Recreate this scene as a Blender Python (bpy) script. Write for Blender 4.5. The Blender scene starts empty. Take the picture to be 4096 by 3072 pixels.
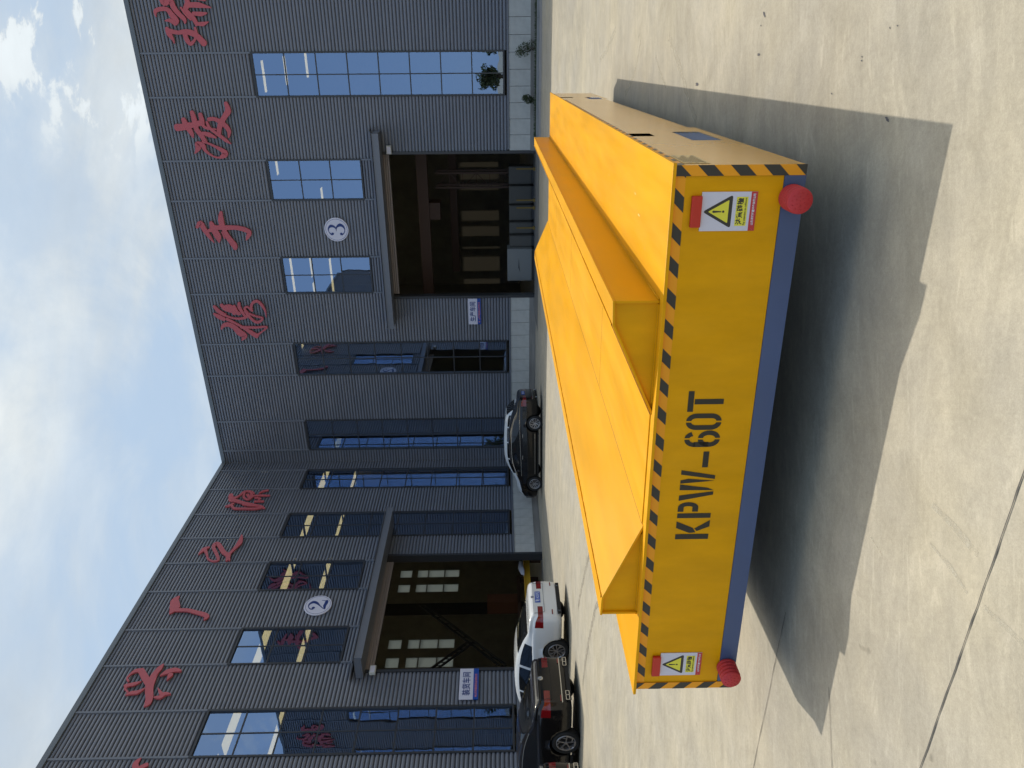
import bpy, bmesh, math, random
from mathutils import Vector, Matrix
R_ = math.radians
random.seed(7)
K = 1.23                       # fitted units -> metres
scn = bpy.context.scene
COL = scn.collection

# ------------------------------------------------------------------ camera
HC = 1.63
cr = Vector((0.999915716, -0.000162562, -0.012982114))
cu = Vector((0.01298313, 0.01251996, 0.99983733))
cw = Vector((0.0, 0.99992161, -0.01252102))
cam_d = bpy.data.cameras.new('camera')
cam = bpy.data.objects.new('camera', cam_d)
COL.objects.link(cam)
cam_d.sensor_width = 36.0
cam_d.lens = 26.22
cam_d.clip_start = 0.05
cam_d.clip_end = 3000
X = -cu; Y = cr; Z = -cw        # the phone was held upright, the file is stored on its side
M = Matrix(((X.x, Y.x, Z.x), (X.y, Y.y, Z.y), (X.z, Y.z, Z.z))).to_4x4()
M.translation = Vector((0, 0, HC * K))
cam.matrix_world = M
scn.camera = cam

# ------------------------------------------------------------------ world
SUN_EL, SUN_AZ = 60.3, 87.93
world = bpy.data.worlds.new('World'); scn.world = world
world.use_nodes = True
nt = world.node_tree; nt.nodes.clear(); N = nt.nodes; Lk = nt.links
out = N.new('ShaderNodeOutputWorld'); bg = N.new('ShaderNodeBackground')
sky = N.new('ShaderNodeTexSky'); sky.sky_type = 'NISHITA'; sky.sun_disc = False
sky.sun_elevation = R_(SUN_EL); sky.sun_rotation = R_(90 - SUN_AZ)
sky.air_density = 1.0; sky.dust_density = 0.4; sky.ozone_density = 2.0
tc = N.new('ShaderNodeTexCoord'); sep = N.new('ShaderNodeSeparateXYZ')
Lk.new(tc.outputs['Generated'], sep.inputs[0])
def wm(op, a, b=None, c=None):
    n = N.new('ShaderNodeMath'); n.operation = op
    for i, v in enumerate((a, b, c)):
        if v is None: continue
        if isinstance(v, (int, float)): n.inputs[i].default_value = v
        else: Lk.new(v, n.inputs[i])
    return n.outputs[0]
zc = wm('MAXIMUM', sep.outputs[2], 0.0)
zd = wm('ADD', zc, 0.22)
px = wm('DIVIDE', sep.outputs[0], zd); py = wm('DIVIDE', sep.outputs[1], zd)
cmb = N.new('ShaderNodeCombineXYZ'); Lk.new(px, cmb.inputs[0]); Lk.new(py, cmb.inputs[1])
def wnoise(sc, det, rough, off, dist=0.0, stretch=(1, 1, 1)):
    mp = N.new('ShaderNodeMapping'); mp.inputs['Location'].default_value = off
    mp.inputs['Scale'].default_value = stretch
    Lk.new(cmb.outputs[0], mp.inputs[0])
    n = N.new('ShaderNodeTexNoise'); n.inputs['Scale'].default_value = sc
    n.inputs['Detail'].default_value = det; n.inputs['Roughness'].default_value = rough
    n.inputs['Distortion'].default_value = dist
    Lk.new(mp.outputs[0], n.inputs['Vector']); return n.outputs['Fac']
def wramp(v, a, b, lo=0.0, hi=1.0):
    n = N.new('ShaderNodeMapRange'); n.interpolation_type = 'SMOOTHSTEP'
    n.inputs['From Min'].default_value = a; n.inputs['From Max'].default_value = b
    n.inputs['To Min'].default_value = lo; n.inputs['To Max'].default_value = hi
    Lk.new(v, n.inputs['Value']); return n.outputs[0]
n1 = wnoise(0.9, 7, 0.5, (3.1, 1.7, 0), 0.5, (1, 1.5, 1))
n2 = wnoise(2.6, 10, 0.6, (7.3, 4.1, 0), 0.5)
n3 = wnoise(6.5, 9, 0.6, (1.3, 9.1, 0), 0.3, (1, 1.6, 1))
veil = wramp(n1, 0.34, 0.60)                      # broad cloud sheet
soft = wramp(n2, 0.40, 0.62)
front = wramp(wm('ADD', sep.outputs[1], wm('MULTIPLY', sep.outputs[2], 0.7)), 0.25, 0.62)       # cloud sheet towards the sun, clear sky opposite
cov = wm('MULTIPLY', wm('ADD', wm('MULTIPLY', veil, 0.72), 0.14), front)
cov = wm('ADD', cov, wm('MULTIPLY', wm('MULTIPLY', soft, 0.30), front))
puff = wramp(n3, 0.53, 0.60)
side_m = wramp(wm('ADD', sep.outputs[0], wm('MULTIPLY', n1, 0.3)), 0.36, 0.52)
puffm = wm('MULTIPLY', wm('MULTIPLY', puff, side_m), front)
cov = wm('MINIMUM', wm('ADD', cov, wm('MULTIPLY', puffm, 0.75)), 0.97)
mx = N.new('ShaderNodeMix'); mx.data_type = 'RGBA'
blue = N.new('ShaderNodeMix'); blue.data_type = 'RGBA'; blue.inputs['Factor'].default_value = 0.88
blue.inputs['B'].default_value = (3.7, 5.1, 7.1, 1); Lk.new(sky.outputs[0], blue.inputs['A'])
Lk.new(cov, mx.inputs['Factor']); fr = N.new('ShaderNodeMix'); fr.data_type = 'RGBA'; Lk.new(front, fr.inputs['Factor']); Lk.new(blue.outputs['Result'], fr.inputs['A'])
fr.inputs['B'].default_value = (3.7, 4.95, 6.6, 1); Lk.new(fr.outputs['Result'], mx.inputs['A'])
shade = wm('MULTIPLY', wramp(n2, 0.3, 0.72, 0.87, 1.05), wramp(n3, 0.3, 0.7, 0.95, 1.04))
shade = wm('ADD', shade, wm('MULTIPLY', puffm, 0.22))
cc = N.new('ShaderNodeMix'); cc.data_type = 'RGBA'
cc.inputs['Factor'].default_value = 1.0; cc.blend_type = 'MULTIPLY'
cc.inputs['A'].default_value = (6.7, 7.25, 7.55, 1)
gy = N.new('ShaderNodeCombineColor')      # thin cloud brightens towards the sun behind it
dt = N.new('ShaderNodeVectorMath'); dt.operation = 'DOT_PRODUCT'; Lk.new(tc.outputs['Generated'], dt.inputs[0])
SUNV = (math.cos(R_(SUN_EL)) * math.cos(R_(SUN_AZ)), math.cos(R_(SUN_EL)) * math.sin(R_(SUN_AZ)), math.sin(R_(SUN_EL)))
dt.inputs[1].default_value = SUNV
aur = wm('POWER', wm('MAXIMUM', dt.outputs['Value'], 0.0), 26.0)
over = wramp(sep.outputs[2], 0.55, 0.98)          # overcast luminance rises towards the zenith
for i, (k_, z_) in enumerate(((3.2, 1.7), (2.8, 1.3), (2.2, 0.8))):
    Lk.new(wm('MULTIPLY', shade, wm('ADD', 0.83, wm('ADD', wm('MULTIPLY', aur, k_), wm('MULTIPLY', over, z_)))), gy.inputs[i])
Lk.new(gy.outputs[0], cc.inputs['B']); Lk.new(cc.outputs['Result'], mx.inputs['B'])
Lk.new(mx.outputs['Result'], bg.inputs['Color'])
bg.inputs['Strength'].default_value = 0.125
Lk.new(bg.outputs[0], out.inputs[0])

sun_d = bpy.data.lights.new('sun', 'SUN'); sun_d.energy = 2.9; sun_d.angle = R_(0.6)
sun_d.color = (1.0, 0.93, 0.80)
sun = bpy.data.objects.new('sun', sun_d); COL.objects.link(sun)
sd = Vector((math.cos(R_(SUN_EL)) * math.cos(R_(SUN_AZ)), math.cos(R_(SUN_EL)) * math.sin(R_(SUN_AZ)), math.sin(R_(SUN_EL))))
sun.rotation_euler = sd.to_track_quat('Z', 'Y').to_euler()
scn.view_settings.view_transform = 'Standard'; scn.view_settings.look = 'None'
scn.view_settings.gamma = 1.0; scn.view_settings.use_curve_mapping = False
scn.view_settings.exposure = 0.0
try:
    scn.cycles.max_bounces = 8; scn.cycles.transparent_max_bounces = 16
    scn.cycles.transmission_bounces = 6
except Exception: pass

# ------------------------------------------------------------------ materials
MATS = {}
def mat(name, col, rough=0.5, metal=0.0, spec=0.5, noise=None, bump=None, coat=0.0, emit=None):
    """noise=(scale, amount, stretch) varies the colour; bump=(scale, strength)"""
    if name in MATS: return MATS[name]
    m = bpy.data.materials.new(name); m.use_nodes = True
    t = m.node_tree; b = t.nodes['Principled BSDF']
    b.inputs['Base Color'].default_value = (*col, 1); b.inputs['Roughness'].default_value = rough
    b.inputs['Metallic'].default_value = metal; b.inputs['Specular IOR Level'].default_value = spec
    b.inputs['Coat Weight'].default_value = coat; b.inputs['Coat Roughness'].default_value = 0.04
    if emit: b.inputs['Emission Color'].default_value = (*emit[0], 1); b.inputs['Emission Strength'].default_value = emit[1]
    tcn = t.nodes.new('ShaderNodeTexCoord')
    if noise:
        sc, am, st = noise
        mp = t.nodes.new('ShaderNodeMapping'); mp.inputs['Scale'].default_value = st
        t.links.new(tcn.outputs['Object'], mp.inputs[0])
        n = t.nodes.new('ShaderNodeTexNoise'); n.inputs['Scale'].default_value = sc
        n.inputs['Detail'].default_value = 6; n.inputs['Roughness'].default_value = 0.6
        t.links.new(mp.outputs[0], n.inputs['Vector'])
        mr = t.nodes.new('ShaderNodeMapRange'); mr.inputs['From Min'].default_value = 0.3; mr.inputs['From Max'].default_value = 0.7
        mr.inputs['To Min'].default_value = 1 - am; mr.inputs['To Max'].default_value = 1 + am
        t.links.new(n.outputs['Fac'], mr.inputs['Value'])
        mm = t.nodes.new('ShaderNodeVectorMath'); mm.operation = 'SCALE'
        mm.inputs[0].default_value = col; t.links.new(mr.outputs[0], mm.inputs['Scale'])
        t.links.new(mm.outputs[0], b.inputs['Base Color'])
        m2 = t.nodes.new('ShaderNodeMapRange'); m2.inputs['From Min'].default_value = 0.3; m2.inputs['From Max'].default_value = 0.7
        m2.inputs['To Min'].default_value = max(0.02, rough * (1 - am * 1.2)); m2.inputs['To Max'].default_value = min(1, rough * (1 + am * 1.2))
        t.links.new(n.outputs['Fac'], m2.inputs['Value']); t.links.new(m2.outputs[0], b.inputs['Roughness'])
    if bump:
        n = t.nodes.new('ShaderNodeTexNoise'); n.inputs['Scale'].default_value = bump[0]; n.inputs['Detail'].default_value = 5
        t.links.new(tcn.outputs['Object'], n.inputs['Vector'])
        bp = t.nodes.new('ShaderNodeBump'); bp.inputs['Strength'].default_value = bump[1]; bp.inputs['Distance'].default_value = 0.02
        t.links.new(n.outputs['Fac'], bp.inputs['Height']); t.links.new(bp.outputs[0], b.inputs['Normal'])
    MATS[name] = m; return m

siding = mat('painted_corrugated_steel', (0.148, 0.160, 0.192), 0.36, 0.0, 0.65, (0.7, 0.10, (1, 1, 3)))
trim_m = mat('painted_steel_trim', (0.145, 0.155, 0.18), 0.4, 0.0, 0.6)
cap_m = mat('painted_steel_cap', (0.115, 0.13, 0.145), 0.35, 0.0, 0.6)
frame_m = mat('dark_window_frame', (0.035, 0.036, 0.040), 0.4)
block_m = mat('grey_concrete_block', (0.50, 0.49, 0.455), 0.9, 0, 0.3, (3.0, 0.12, (1, 1, 1)), (40, 0.15))
plinth_m = mat('plinth_concrete', (0.25, 0.235, 0.215), 0.9, 0, 0.3, (2.0, 0.25, (0.3, 1, 3)))
yellow = mat('yellow_paint', (0.745, 0.345, 0.002), 0.38, 0, 0.12, (2.2, 0.10, (3.0, 0.35, 1)), (1.6, 0.06))
yellow_s = mat('yellow_paint_side', (0.74, 0.35, 0.006), 0.17, 0, 0.75, (1.4, 0.05, (1, 1, 3)), (1.0, 0.03))
blue_b = mat('blue_paint', (0.055, 0.088, 0.185), 0.4, 0, 0.5, (1.5, 0.08, (1, 1, 1)))
tape_o = mat('orange_tape', (0.86, 0.34, 0.012), 0.40, 0, 0.3)
tape_k = mat('black_tape', (0.028, 0.027, 0.022), 0.35)
ink = mat('black_stencil_paint', (0.022, 0.019, 0.010), 0.5)
rubber_red = mat('red_rubber', (0.50, 0.032, 0.035), 0.55, 0, 0.4, (18, 0.10, (1, 1, 1)), (60, 0.2))
red_p = mat('red_plastic', (0.50, 0.022, 0.008), 0.4)
white_p = mat('white_placard', (0.62, 0.60, 0.66), 0.4)
warn_y = mat('warning_yellow', (0.75, 0.68, 0.05), 0.4)
band_r = mat('red_print', (0.50, 0.03, 0.035), 0.4)
letter_m = mat('red_sign_face', (0.46, 0.085, 0.10), 0.5, 0, 0.5, (1.0, 0.05, (1, 1, 1)))
navy = mat('navy_print', (0.012, 0.035, 0.17), 0.4)
sblue = mat('blue_strip', (0.012, 0.065, 0.33), 0.4)
spink = mat('pink_print', (0.62, 0.20, 0.22), 0.4)
sign_w = mat('sign_white', (0.62, 0.61, 0.70), 0.45)
steel_w = mat('light_grey_housing', (0.50, 0.50, 0.45), 0.5)
shut_m = mat('shutter_slats', (0.30, 0.265, 0.265), 0.5, 0, 0.5)
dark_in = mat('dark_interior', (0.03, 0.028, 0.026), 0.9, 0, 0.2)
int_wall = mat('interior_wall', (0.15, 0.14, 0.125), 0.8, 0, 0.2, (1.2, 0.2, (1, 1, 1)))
int_floor = mat('interior_floor', (0.20, 0.19, 0.175), 0.45, 0, 0.4, (1.0, 0.2, (1, 1, 1)))
brown = mat('brown_crane_paint', (0.065, 0.030, 0.016), 0.6)
orange_m = mat('orange_crane_paint', (0.09, 0.03, 0.01), 0.6)
yel_in = mat('yellow_beam_paint', (0.55, 0.30, 0.02), 0.5)
cab_m = mat('cabinet_grey', (0.22, 0.22, 0.21), 0.5)
cab_d = mat('cabinet_dark', (0.085, 0.08, 0.07), 0.5)
cloth_w = mat('white_sacking', (0.5, 0.5, 0.55), 0.9)
tyre_m = mat('tyre_rubber', (0.012, 0.012, 0.012), 0.75)
rim_m = mat('alloy', (0.45, 0.44, 0.45), 0.3, 0.8)
rim_d = mat('rim_dark', (0.012, 0.012, 0.013), 0.5)
paint_black = mat('black_car_paint', (0.008, 0.007, 0.0065), 0.14, 0, 0.35, None, None, 0.25)
paint_brown = mat('charcoal_car_paint', (0.008, 0.007, 0.007), 0.16, 0.0, 0.35, None, None, 0.25)
paint_white = mat('white_car_paint', (0.62, 0.63, 0.63), 0.18, 0, 0.5, None, None, 0.7)
car_glass = mat('car_glass', (0.006, 0.007, 0.008), 0.04, 0, 0.6)
chrome = mat('chrome', (0.6, 0.6, 0.6), 0.12, 1.0)
lamp_r = mat('tail_lamp_red', (0.17, 0.005, 0.007), 0.10, 0, 0.6, None, None, 0.6)
plate_b = mat('blue_number_plate', (0.02, 0.07, 0.36), 0.4)
plate_w = mat('plate_print', (0.6, 0.65, 0.75), 0.4)
leaf_m = mat('leaf', (0.05, 0.068, 0.028), 0.6, 0, 0.3, (6, 0.4, (1, 1, 1)))
bark_m = mat('bark', (0.08, 0.06, 0.04), 0.9)
soil_m = mat('soil', (0.07, 0.07, 0.05), 0.95, 0, 0.2, (5, 0.4, (1, 1, 1)))
kerb_m = mat('kerb_concrete', (0.27, 0.265, 0.26), 0.85, 0, 0.3, (3, 0.15, (0.3, 1, 1)))
tar_m = mat('joint_sealant', (0.085, 0.08, 0.075), 0.9)

def glass_mat():
    m = bpy.data.materials.new('tinted_window_glass'); m.use_nodes = True
    t = m.node_tree; t.nodes.clear()
    o = t.nodes.new('ShaderNodeOutputMaterial'); g = t.nodes.new('ShaderNodeBsdfGlossy')
    g.inputs['Color'].default_value = (0.44, 0.58, 0.82, 1); g.inputs['Roughness'].default_value = 0.0
    tr = t.nodes.new('ShaderNodeBsdfTransparent'); tr.inputs['Color'].default_value = (0.80, 0.78, 0.68, 1)
    mx = t.nodes.new('ShaderNodeMixShader'); lw = t.nodes.new('ShaderNodeLayerWeight'); lw.inputs['Blend'].default_value = 0.35
    mr = t.nodes.new('ShaderNodeMapRange'); mr.inputs['To Min'].default_value = 0.47; mr.inputs['To Max'].default_value = 0.52
    t.links.new(lw.outputs['Fresnel'], mr.inputs['Value']); t.links.new(mr.outputs[0], mx.inputs[0])
    t.links.new(tr.outputs[0], mx.inputs[1]); t.links.new(g.outputs[0], mx.inputs[2])
    tcn = t.nodes.new('ShaderNodeTexCoord'); n = t.nodes.new('ShaderNodeTexNoise'); n.inputs['Scale'].default_value = 1.6
    n.inputs['Detail'].default_value = 1.5
    t.links.new(tcn.outputs['Object'], n.inputs['Vector'])
    bp = t.nodes.new('ShaderNodeBump'); bp.inputs['Strength'].default_value = 0.03; bp.inputs['Distance'].default_value = 0.04
    t.links.new(n.outputs['Fac'], bp.inputs['Height']); t.links.new(bp.outputs[0], g.inputs['Normal'])
    t.links.new(mx.outputs[0], o.inputs[0]); return m
glass_m = glass_mat()
def trans_mat(name, c, c2=0.15):
    m = bpy.data.materials.new(name); m.use_nodes = True
    t = m.node_tree; t.nodes.clear()
    o = t.nodes.new('ShaderNodeOutputMaterial'); a = t.nodes.new('ShaderNodeBsdfTranslucent'); b = t.nodes.new('ShaderNodeBsdfDiffuse')
    a.inputs['Color'].default_value = (*c, 1); b.inputs['Color'].default_value = (*c, 1)
    mx = t.nodes.new('ShaderNodeMixShader'); mx.inputs[0].default_value = c2
    t.links.new(a.outputs[0], mx.inputs[1]); t.links.new(b.outputs[0], mx.inputs[2]); t.links.new(mx.outputs[0], o.inputs[0]); return m
skylight_m = trans_mat('cream_translucent_sheet', (0.85, 0.80, 0.62))
haze_pane_m = trans_mat('frosted_pane', (0.46, 0.49, 0.48), 0.3)
haze_pane_dim = trans_mat('dark_pane', (0.17, 0.16, 0.14), 0.3)  # darker translucent sheet for the back panes of the right hall

def ground_mat():
    m = bpy.data.materials.new('cast_concrete_yard'); m.use_nodes = True
    t = m.node_tree; b = t.nodes['Principled BSDF']; ns = t.nodes; lk = t.links
    tcn = ns.new('ShaderNodeTexCoord')
    def noise(sc, det, rough, stretch=(1, 1, 1), rot=0, dist=0.0):
        mp = ns.new('ShaderNodeMapping'); mp.inputs['Scale'].default_value = stretch; mp.inputs['Rotation'].default_value = (0, 0, rot)
        lk.new(tcn.outputs['Object'], mp.inputs[0]); n = ns.new('ShaderNodeTexNoise')
        n.inputs['Scale'].default_value = sc; n.inputs['Detail'].default_value = det; n.inputs['Roughness'].default_value = rough; n.inputs['Distortion'].default_value = dist
        lk.new(mp.outputs[0], n.inputs['Vector']); return n.outputs['Fac']
    def mr(v, a, c, lo, hi):
        n = ns.new('ShaderNodeMapRange'); n.inputs['From Min'].default_value = a; n.inputs['From Max'].default_value = c
        n.inputs['To Min'].default_value = lo; n.inputs['To Max'].default_value = hi; lk.new(v, n.inputs['Value']); return n.outputs[0]
    def mul(a, c, op='MULTIPLY'):
        n = ns.new('ShaderNodeMath'); n.operation = op
        for i, v in enumerate((a, c)):
            if isinstance(v, (int, float)): n.inputs[i].default_value = v
            else: lk.new(v, n.inputs[i])
        return n.outputs[0]
    big = mr(noise(0.55, 5, 0.6, dist=0.8), 0.3, 0.72, 0.91, 1.08)
    mid = mr(noise(2.3, 9, 0.72, dist=0.6), 0.3, 0.7, 0.84, 1.10)
    st1 = mr(noise(2.2, 6, 0.65, (0.5, 1.7, 1), R_(35), 2.2), 0.35, 0.68, 0.89, 1.07)
    st2 = mr(noise(3.6, 5, 0.6, (0.45, 2.2, 1), R_(-50), 2.6), 0.60, 0.66, 1.0, 1.12)
    fine = mr(noise(38, 6, 0.8), 0.3, 0.7, 0.86, 1.10)
    gran = mr(noise(150, 3, 0.8), 0.3, 0.7, 0.88, 1.09)
    vor = ns.new('ShaderNodeTexVoronoi'); vor.inputs['Scale'].default_value = 2.6; vor.inputs['Randomness'].default_value = 1
    mp = ns.new('ShaderNodeMapping'); mp.inputs['Scale'].default_value = (1.0, 0.6, 1); lk.new(tcn.outputs['Object'], mp.inputs[0])
    wv = ns.new('ShaderNodeTexNoise'); wv.inputs['Scale'].default_value = 9
    lk.new(tcn.outputs['Object'], wv.inputs['Vector'])
    wa = ns.new('ShaderNodeMixRGB'); wa.blend_type = 'ADD'; wa.inputs[0].default_value = 0.12
    lk.new(mp.outputs[0], wa.inputs[1]); lk.new(wv.outputs['Color'], wa.inputs[2]); lk.new(wa.outputs[0], vor.inputs['Vector'])
    spot = mr(vor.outputs['Distance'], 0.045, 0.085, 0.62, 1.0)
    msk = mr(noise(1.1, 2, 0.5), 0.52, 0.60, 0.0, 1.0)
    spot = mul(1.0, mul(mul(1.0, spot, 'SUBTRACT'), msk), 'SUBTRACT')
    v = mul(mul(mul(big, mid), mul(st1, st2)), mul(mul(fine, gran), spot))
    sc = ns.new('ShaderNodeVectorMath'); sc.operation = 'SCALE'
    mixc = ns.new('ShaderNodeMix'); mixc.data_type = 'RGBA'; mixc.inputs['A'].default_value = (0.425, 0.378, 0.285, 1); mixc.inputs['B'].default_value = (0.385, 0.352, 0.29, 1)
    lk.new(mr(noise(0.8, 4, 0.6), 0.35, 0.65, 0, 1), mixc.inputs['Factor'])
    lk.new(mixc.outputs['Result'], sc.inputs[0]); lk.new(v, sc.inputs['Scale']); lk.new(sc.outputs[0], b.inputs['Base Color'])
    b.inputs['Specular IOR Level'].default_value = 0.2
    lk.new(mr(mid, 0.86, 1.1, 0.72, 0.5), b.inputs['Roughness'])
    bp = ns.new('ShaderNodeBump'); bp.inputs['Strength'].default_value = 0.30; bp.inputs['Distance'].default_value = 0.012
    lk.new(mul(mul(mid, st1), gran), bp.inputs['Height']); lk.new(bp.outputs[0], b.inputs['Normal'])
    return m
ground_m = ground_mat()

def worn(m, dust, amt):
    """dust film and fine scratches on the upward faces of a painted material"""
    t = m.node_tree; b = t.nodes['Principled BSDF']; n_ = t.nodes; l_ = t.links
    src = b.inputs['Base Color'].links[0].from_socket
    tcn = n_.new('ShaderNodeTexCoord'); geo = n_.new('ShaderNodeNewGeometry'); sp = n_.new('ShaderNodeSeparateXYZ'); l_.new(geo.outputs['Normal'], sp.inputs[0])
    def nz(sc, st, a, c, det=8, dist=0.0):
        mp = n_.new('ShaderNodeMapping'); mp.inputs['Scale'].default_value = st; l_.new(tcn.outputs['Object'], mp.inputs[0])
        n = n_.new('ShaderNodeTexNoise'); n.inputs['Scale'].default_value = sc; n.inputs['Detail'].default_value = det; n.inputs['Roughness'].default_value = .7; n.inputs['Distortion'].default_value = dist
        l_.new(mp.outputs[0], n.inputs['Vector']); r_ = n_.new('ShaderNodeMapRange'); r_.inputs['From Min'].default_value = a; r_.inputs['From Max'].default_value = c
        l_.new(n.outputs['Fac'], r_.inputs['Value']); return r_.outputs[0]
    def mu(a, c, op='MULTIPLY'):
        n = n_.new('ShaderNodeMath'); n.operation = op
        for i, v in enumerate((a, c)):
            if isinstance(v, (int, float)): n.inputs[i].default_value = v
            else: l_.new(v, n.inputs[i])
        return n.outputs[0]
    up = n_.new('ShaderNodeMapRange'); up.inputs['From Min'].default_value = .2; up.inputs['From Max'].default_value = .95; up.inputs['To Min'].default_value = .25; l_.new(sp.outputs[2], up.inputs['Value'])
    film = mu(nz(2.2, (2.5, .5, 1), .38, .75), amt); scr = mu(nz(9, (6, .35, 6), .66, .74, 4, .6), amt * 1.4); spk = mu(nz(70, (1, 1, 1), .68, .78, 2), amt)
    f = mu(mu(mu(film, scr, 'ADD'), spk, 'ADD'), up.outputs[0])
    mx = n_.new('ShaderNodeMix'); mx.data_type = 'RGBA'; l_.new(f, mx.inputs['Factor']); l_.new(src, mx.inputs['A']); mx.inputs['B'].default_value = (*dust, 1)
    l_.new(mx.outputs['Result'], b.inputs['Base Color'])
worn(yellow, (0.62, 0.40, 0.10), 0.22)
worn(yellow_s, (0.62, 0.42, 0.14), 0.15)

# ------------------------------------------------------------------ helpers
class MB:
    def __init__(s): s.v = []; s.f = []; s.mi = []; s.cur = 0; s.mats = []
    def use(s, m):
        if m not in s.mats: s.mats.append(m)
        s.cur = s.mats.index(m); return s
    def add(s, vs, fs):
        o = len(s.v); s.v += [tuple(v) for v in vs]
        for f in fs: s.f.append([i + o for i in f]); s.mi.append(s.cur)
        return s
    def box(s, x0, x1, y0, y1, z0, z1):
        return s.add([(x0, y0, z0), (x1, y0, z0), (x1, y1, z0), (x0, y1, z0), (x0, y0, z1), (x1, y0, z1), (x1, y1, z1), (x0, y1, z1)],
                     [(0, 3, 2, 1), (4, 5, 6, 7), (0, 1, 5, 4), (1, 2, 6, 5), (2, 3, 7, 6), (3, 0, 4, 7)])
    def prism(s, poly, fn, a, b):
        """poly: 2D points; fn(p, t) -> 3D; extrude from t=a to t=b"""
        n = len(poly)
        vs = [fn(p, a) for p in poly] + [fn(p, b) for p in poly]
        fs = [list(range(n))[::-1], list(range(n, 2 * n))] + [(i, (i + 1) % n, n + (i + 1) % n, n + i) for i in range(n)]
        return s.add(vs, fs)
    def bar(s, p, q, w, h=None):
        h = h or w; p = Vector(p); q = Vector(q); d = (q - p).normalized()
        u = Vector((0, 0, 1)) if abs(d.z) < 0.9 else Vector((1, 0, 0))
        a = d.cross(u).normalized() * w / 2; b = d.cross(a).normalized() * h / 2
        vs = [p - a - b, p + a - b, p + a + b, p - a + b, q - a - b, q + a - b, q + a + b, q - a + b]
        return s.add(vs, [(0, 3, 2, 1), (4, 5, 6, 7), (0, 1, 5, 4), (1, 2, 6, 5), (2, 3, 7, 6), (3, 0, 4, 7)])
    def lathe(s, prof, fn, n=24, close=True):
        """prof: (r, h) points; fn(cos*r, sin*r, h) -> 3D"""
        vs = []
        for r, h in prof:
            for k in range(n):
                a = 2 * math.pi * k / n; vs.append(fn(r * math.cos(a), r * math.sin(a), h))
        fs = []
        for i in range(len(prof) - 1):
            for k in range(n):
                fs.append((i * n + k, i * n + (k + 1) % n, (i + 1) * n + (k + 1) % n, (i + 1) * n + k))
        if close: fs.append(list(range((len(prof) - 1) * n, len(prof) * n))); fs.append(list(range(n))[::-1])
        return s.add(vs, fs)
    def mesh(s, name, smooth=False, bevel=0):
        me = bpy.data.meshes.new(name); me.from_pydata(s.v, [], s.f)
        for m in s.mats: me.materials.append(m)
        me.polygons.foreach_set('material_index', s.mi)
        bm = bmesh.new(); bm.from_mesh(me); bmesh.ops.recalc_face_normals(bm, faces=bm.faces)
        if bevel: bmesh.ops.bevel(bm, geom=list(bm.edges), offset=bevel, segments=2, affect='EDGES', profile=0.5)
        bm.to_mesh(me); bm.free()
        if smooth: me.polygons.foreach_set('use_smooth', [True] * len(me.polygons))
        me.update(); return me
    def obj(s, name, parent=None, smooth=False, bevel=0, loc=None, rz=0, **kw):
        return link(s.mesh(name, smooth, bevel), name, parent, loc, rz, **kw)
def link(me, name, parent=None, loc=None, rz=0, **kw):
    o = bpy.data.objects.new(name, me); COL.objects.link(o)
    if parent: o.parent = parent
    if loc: o.location = loc
    if rz: o.rotation_euler = (0, 0, rz)
    for k, v in kw.items(): o[k] = v
    return o
def empty(name, loc, rz, label, category, group=None):
    o = bpy.data.objects.new(name, None); COL.objects.link(o); o.location = loc; o.rotation_euler = (0, 0, rz)
    o['label'] = label; o['category'] = category
    if group: o['group'] = group
    return o
def copy_tree(o, parent=None):
    c = o.copy(); COL.objects.link(c)
    if parent: c.parent = parent
    for ch in o.children: copy_tree(ch, c)
    return c
def text_mesh(s, size, ext=0.0, material=None, width=None, bold=0.0):
    cu_ = bpy.data.curves.new('lettering', 'FONT'); cu_.body = s; cu_.size = size; cu_.extrude = ext
    cu_.align_x = 'CENTER'; cu_.align_y = 'CENTER'; cu_.resolution_u = 4; cu_.offset = bold
    o = bpy.data.objects.new('lettering', cu_); COL.objects.link(o)
    dg = bpy.context.evaluated_depsgraph_get(); me = bpy.data.meshes.new_from_object(o.evaluated_get(dg))
    bpy.data.objects.remove(o)
    xs = [v.co.x for v in me.vertices]; ys = [v.co.y for v in me.vertices]
    cx_, cy_ = (max(xs) + min(xs)) / 2, (max(ys) + min(ys)) / 2
    f = width / (max(xs) - min(xs)) if width else 1
    for v in me.vertices: v.co.x = (v.co.x - cx_) * f; v.co.y -= cy_
    me.materials.clear()
    if material: me.materials.append(material)
    return me
def text_on(me, name, parent, x, y, z, face=-1):
    """upright lettering facing local -Y (face=-1) or +Y (face=+1)"""
    o = bpy.data.objects.new(name, me); COL.objects.link(o); o.parent = parent
    o.location = (x, y, z); o.rotation_euler = (math.pi / 2, 0, 0 if face < 0 else math.pi); return o

# ------------------------------------------------------------------ ground
CX, CY, YR = -3.3522, 33.3846, -0.46494
dR = Vector((math.cos(YR), math.sin(YR), 0)); dL = Vector((math.sin(YR), -math.cos(YR), 0))
ZG = 0.25
def sstep(t): t = min(1, max(0, t)); return t * t * (3 - 2 * t)
def gz(x, y):
    d = Vector((x - CX, y - CY, 0)); a = d.dot(dR); b = d.dot(dL)
    return ZG * (1 - sstep((min(a, b) - 7.5) / 5.0))
xs = [-900, -400, -150, -60, -30] + [-18 + 0.5 * i for i in range(97)] + [45, 60, 120, 300, 900]
ys = [-900, -400, -150, -60, -20] + [-8 + 0.5 * i for i in range(113)] + [70, 120, 300, 900]
g = MB().use(ground_m)
g.add([(x, y, gz(x, y)) for y in ys for x in xs],
      [(j * len(xs) + i, j * len(xs) + i + 1, (j + 1) * len(xs) + i + 1, (j + 1) * len(xs) + i) for j in range(len(ys) - 1) for i in range(len(xs) - 1)])
ground = g.obj('ground', None, True, kind='structure')
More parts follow.
